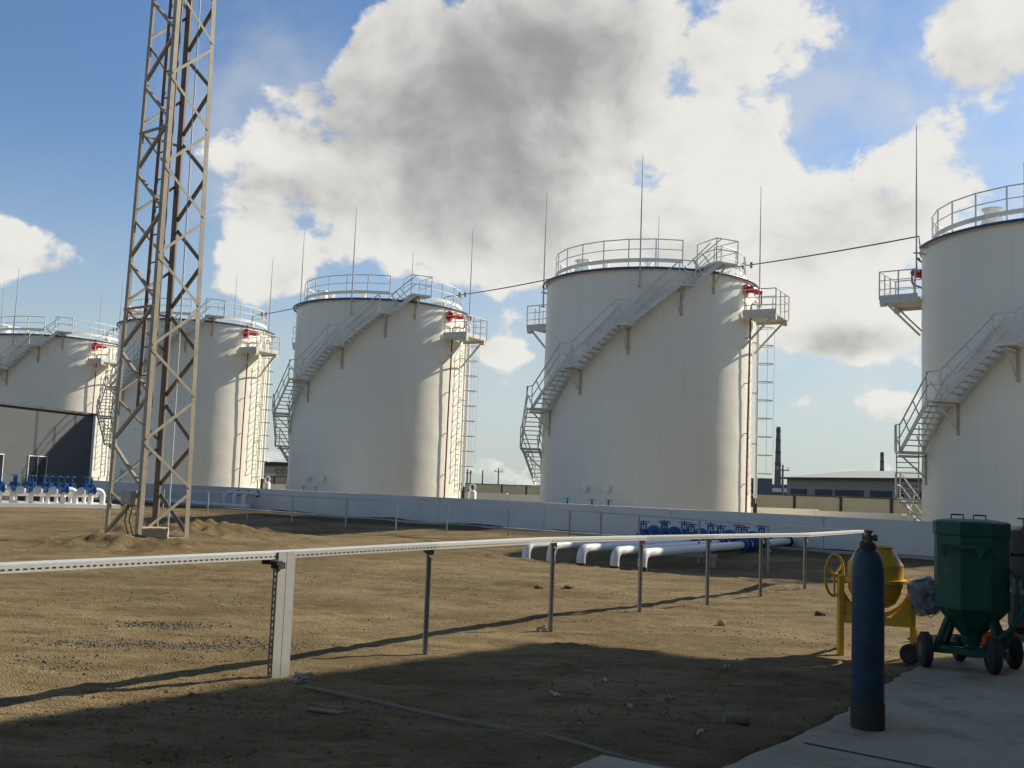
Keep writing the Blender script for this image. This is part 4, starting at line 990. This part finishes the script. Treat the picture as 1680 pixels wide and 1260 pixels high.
while len(pts) < 6500:
    y = 6+22*rs.rand()**1.5; x = rs.uniform(-.55, .42)*y
    dens_ = float(vnoise(np.array([x*1.1+50]), np.array([y*1.6+20]))[0])
    inside = (x > .55+ (y-5.3)*.69 and y < 11.3)
    if not inside and rs.rand() < .05+2.2*max(0, dens_-.52): pts.append((x, y))
scatter('loose_clods', 'loose crumbs of earth strewn over the yard', 'earth', M_rock, pts, .003, .016)
pts = []
while len(pts) < 3200:
    c = [(-3.55, 11.4, .45, .22), (-3.0, 10.05, .8, .22), (-2.4, 10.35, .5, .25), (-3.9, 10.0, .5, .2), (-3.9, 8.9, .9, .3)][rs.choice(5, p=[.3, .35, .15, .1, .1])]
    pts.append((c[0]+rs.randn()*c[2]*.6, c[1]+rs.randn()*c[3]*.6))
scatter('crushed_stone', 'patch of grey crushed stone on the lit ground left of the broad post', 'gravel', M_gravel, pts, .004, .019)

# ---------------------------------------------------------------- far background
ff = thing('panel_fence', 'beige panel fence with dark posts far behind the tanks', 'fence', V(10, 76, 0))
fa = V(-30, 118, 0); fz = V(-.5, 90, 0); segs = [(V(-42, 122, 0), fz), (fz, V(30, 49.5, 0))]
for a, b in segs:
    n_ = round((b-a).length/3.3); d = (b-a)/n_
    for k in range(n_):
        p, q = a+d*k, a+d*(k+1); part(MB().bar(p+V(0, 0, .78), q+V(0, 0, .7), .04, 1.9), 'panel', M_beige, ff)
        part(MB().bar(p+d.normalized().cross(V(0, 0, 1))*.05+V(0, 0, -.2), p+d.normalized().cross(V(0, 0, 1))*.05+V(0, 0, 1.72), .14), 'post', M_post, ff)
    part(MB().bar(a+V(0, 0, 1.68), b+V(0, 0, 1.68), .1, .07), 'top_rail', M_post, ff)
def far(px, D, z): 
    d = pxdir(px, 800); return V(d.x/d.y*D, D, z)
# long warehouse with a pale metal roof
A, B = far(1291, 215, 0), far(1560, 170, 0); ax = (B-A).normalized(); bk = V(-ax.y, ax.x, 0)
if bk.y < 0: bk = -bk
wh = thing('warehouse', 'long low warehouse with a pale metal roof in the distance at right', 'building', A)
Lw = (B-A).length
part(MB().prism([(p.x, p.y) for p in (A, B, B+bk*22, A+bk*22)], -.5, 5.45), 'wall', M_farwall, wh)
mb = MB(); e0, e1 = A-ax*.8-bk*.9+V(0, 0, 5.45), B+ax*.8-bk*.9+V(0, 0, 5.45); r0, r1 = A-ax*(-6)+bk*11+V(0, 0, 7.15), B+bk*11+V(0, 0, 7.15); b0, b1 = A-ax*.8+bk*23+V(0, 0, 5.45), B+ax*.8+bk*23+V(0, 0, 5.45)
dz = V(0, 0, -.35); mb.v += [e0, e1, r1, r0, b0, b1, e0+dz, e1+dz, b0+dz, b1+dz]; mb.f += [[0, 1, 2, 3], [3, 2, 5, 4], [0, 3, 4], [1, 5, 2], [0, 6, 7, 1], [4, 5, 9, 8], [0, 4, 8, 6], [1, 7, 9, 5], [6, 8, 9, 7]]
part(mb, 'roof', M_farroof, wh)
part(MB().bar(e0+V(0, -.05, -.2), e1+V(0, -.05, -.2), .3, .4), 'eave', M_dtrim, wh)
for k, (s0, s1) in enumerate(((3, 14), (20, 31), (33, 50), (54, 66), (68, 72), (78, 90))):
    s0, s1 = s0*Lw/95, s1*Lw/95; c = A+ax*((s0+s1)/2)-bk*.05+V(0, 0, 2.62)
    part(MB().obox(c, ax*((s1-s0)/2), bk*.08, V(0, 0, .55)), 'window', M_dtrim, wh)
# blue grey works building, chimneys
A2 = far(1225, 330, 0); w2 = thing('works_building', 'flat blue grey works building below the tall chimney', 'building', A2)
B2 = far(1310, 330, 0)
part(MB().prism([(A2.x, A2.y), (B2.x, B2.y), (B2.x, B2.y+20), (A2.x, A2.y+20)], -1, 5.2), 'low_block', M_farblue, w2)
c0, c1 = far(1246, 326, 0), far(1267, 326, 0); part(MB().prism([(c0.x, c0.y), (c1.x, c1.y), (c1.x, c1.y+14), (c0.x, c0.y+14)], -1, 6.9), 'tall_block', M_farblue, w2)
part(MB().box(far(1280, 329.6, 3.4), (7, .6, 1.2)), 'window_band', M_frame, w2)
def chimney(px, D, ytop, rb, rt, label, hor):
    zt = EYE+(hor-ytop)/F_PX*D; p = far(px, D, 0); t_ = thing('chimney', label, 'chimney', p)
    part(MB().lathe([(rb, -1), (rt+(rb-rt)*.45, zt*.5), (rt, zt), (rt*.7, zt), (rt*.7, zt-2)], p, 24), 'stack', M_stack, t_, 40)
    for q in (.96, .82, .66, .5):
        r_ = rt+(rb-rt)*.9*(1-q); part(MB().lathe([(r_+.12, 0), (r_+.12, zt*.035), (r_, zt*.04)], p+V(0, 0, zt*(q-.03)), 24), 'band', M_band, t_, 40)
chimney(1276, 520, 701, 2.0, 1.0, 'taller far chimney left of the warehouse roof', 814)
chimney(1447, 640, 742, 1.8, 1.0, 'shorter far chimney rising behind the warehouse roof', 820)
def pole(px, D, ytop, hor, label, arm=True):
    zt = EYE+(hor-ytop)/F_PX*D; p = far(px, D, 0); t_ = thing('power_pole', label, 'pole', p, 'power poles in the distance')
    part(MB().tube([p, p+V(0, 0, zt)], [.16, .1], 8), 'mast', M_stack, t_, 60)
    if arm:
        ar = part(MB().bar(p+V(-.7, 0, zt-.6), p+V(.7, 0, zt-.6), .12), 'crossarm', M_stack, t_)
        for q in (-.6, .6): part(MB().tube([p+V(q, 0, zt-.55), p+V(q, 0, zt-.25)], .06, 6), 'insulator', M_frame, ar)
pole(1284, 120, 763, 814, 'power pole in front of the tall chimney base')
pole(766, 160, 769, 794, 'leftmost power pole between third and fourth tanks'); pole(771, 190, 771, 794, 'thin pole just right of the leftmost one', False)
pole(791, 170, 771, 795, 'power pole with a bare top left of centre in the tank gap', False); pole(817, 180, 768, 796, 'power pole furthest right in the gap between tanks')
# ochre building with a sign between the second and third tanks
A3 = far(425, 150, 0); B3 = far(500, 150, 0); yb = thing('ochre_building', 'far ochre building with dark roof and letters, between two tanks', 'building', A3)
part(MB().prism([(A3.x-6, A3.y), (B3.x, B3.y), (B3.x, B3.y+12), (A3.x-6, A3.y+12)], -.5, 3.2), 'wall', M_yell, yb)
part(MB().prism([(A3.x-6.4, A3.y-.4), (B3.x+.4, B3.y-.4), (B3.x+.4, B3.y+12), (A3.x-6.4, A3.y+12)], 3.2, 3.75), 'roof', M_dtrim, yb)
fc = bpy.data.curves.new('letters', 'FONT'); fc.body = 'CCL'; fc.size = .62; fc.extrude = .02; fc.space_character = 1.25
tmp = bpy.data.objects.new('tmp', fc); col.objects.link(tmp); dg = bpy.context.evaluated_depsgraph_get(); lme = bpy.data.meshes.new_from_object(tmp.evaluated_get(dg)); bpy.data.objects.remove(tmp)
lme.materials.clear(); lme.materials.append(M_dtrim); lp = far(450, 149.9, 2.15)
lo = obj('letters', lme, yb, lp-A3); lo.rotation_euler = (math.pi/2, 0, 0); lo.scale = (1.5, 1.5, 1.5)
part(MB().box(far(436, 149.9, 1.6), (2.6, .1, .9)), 'window', M_frame, yb)
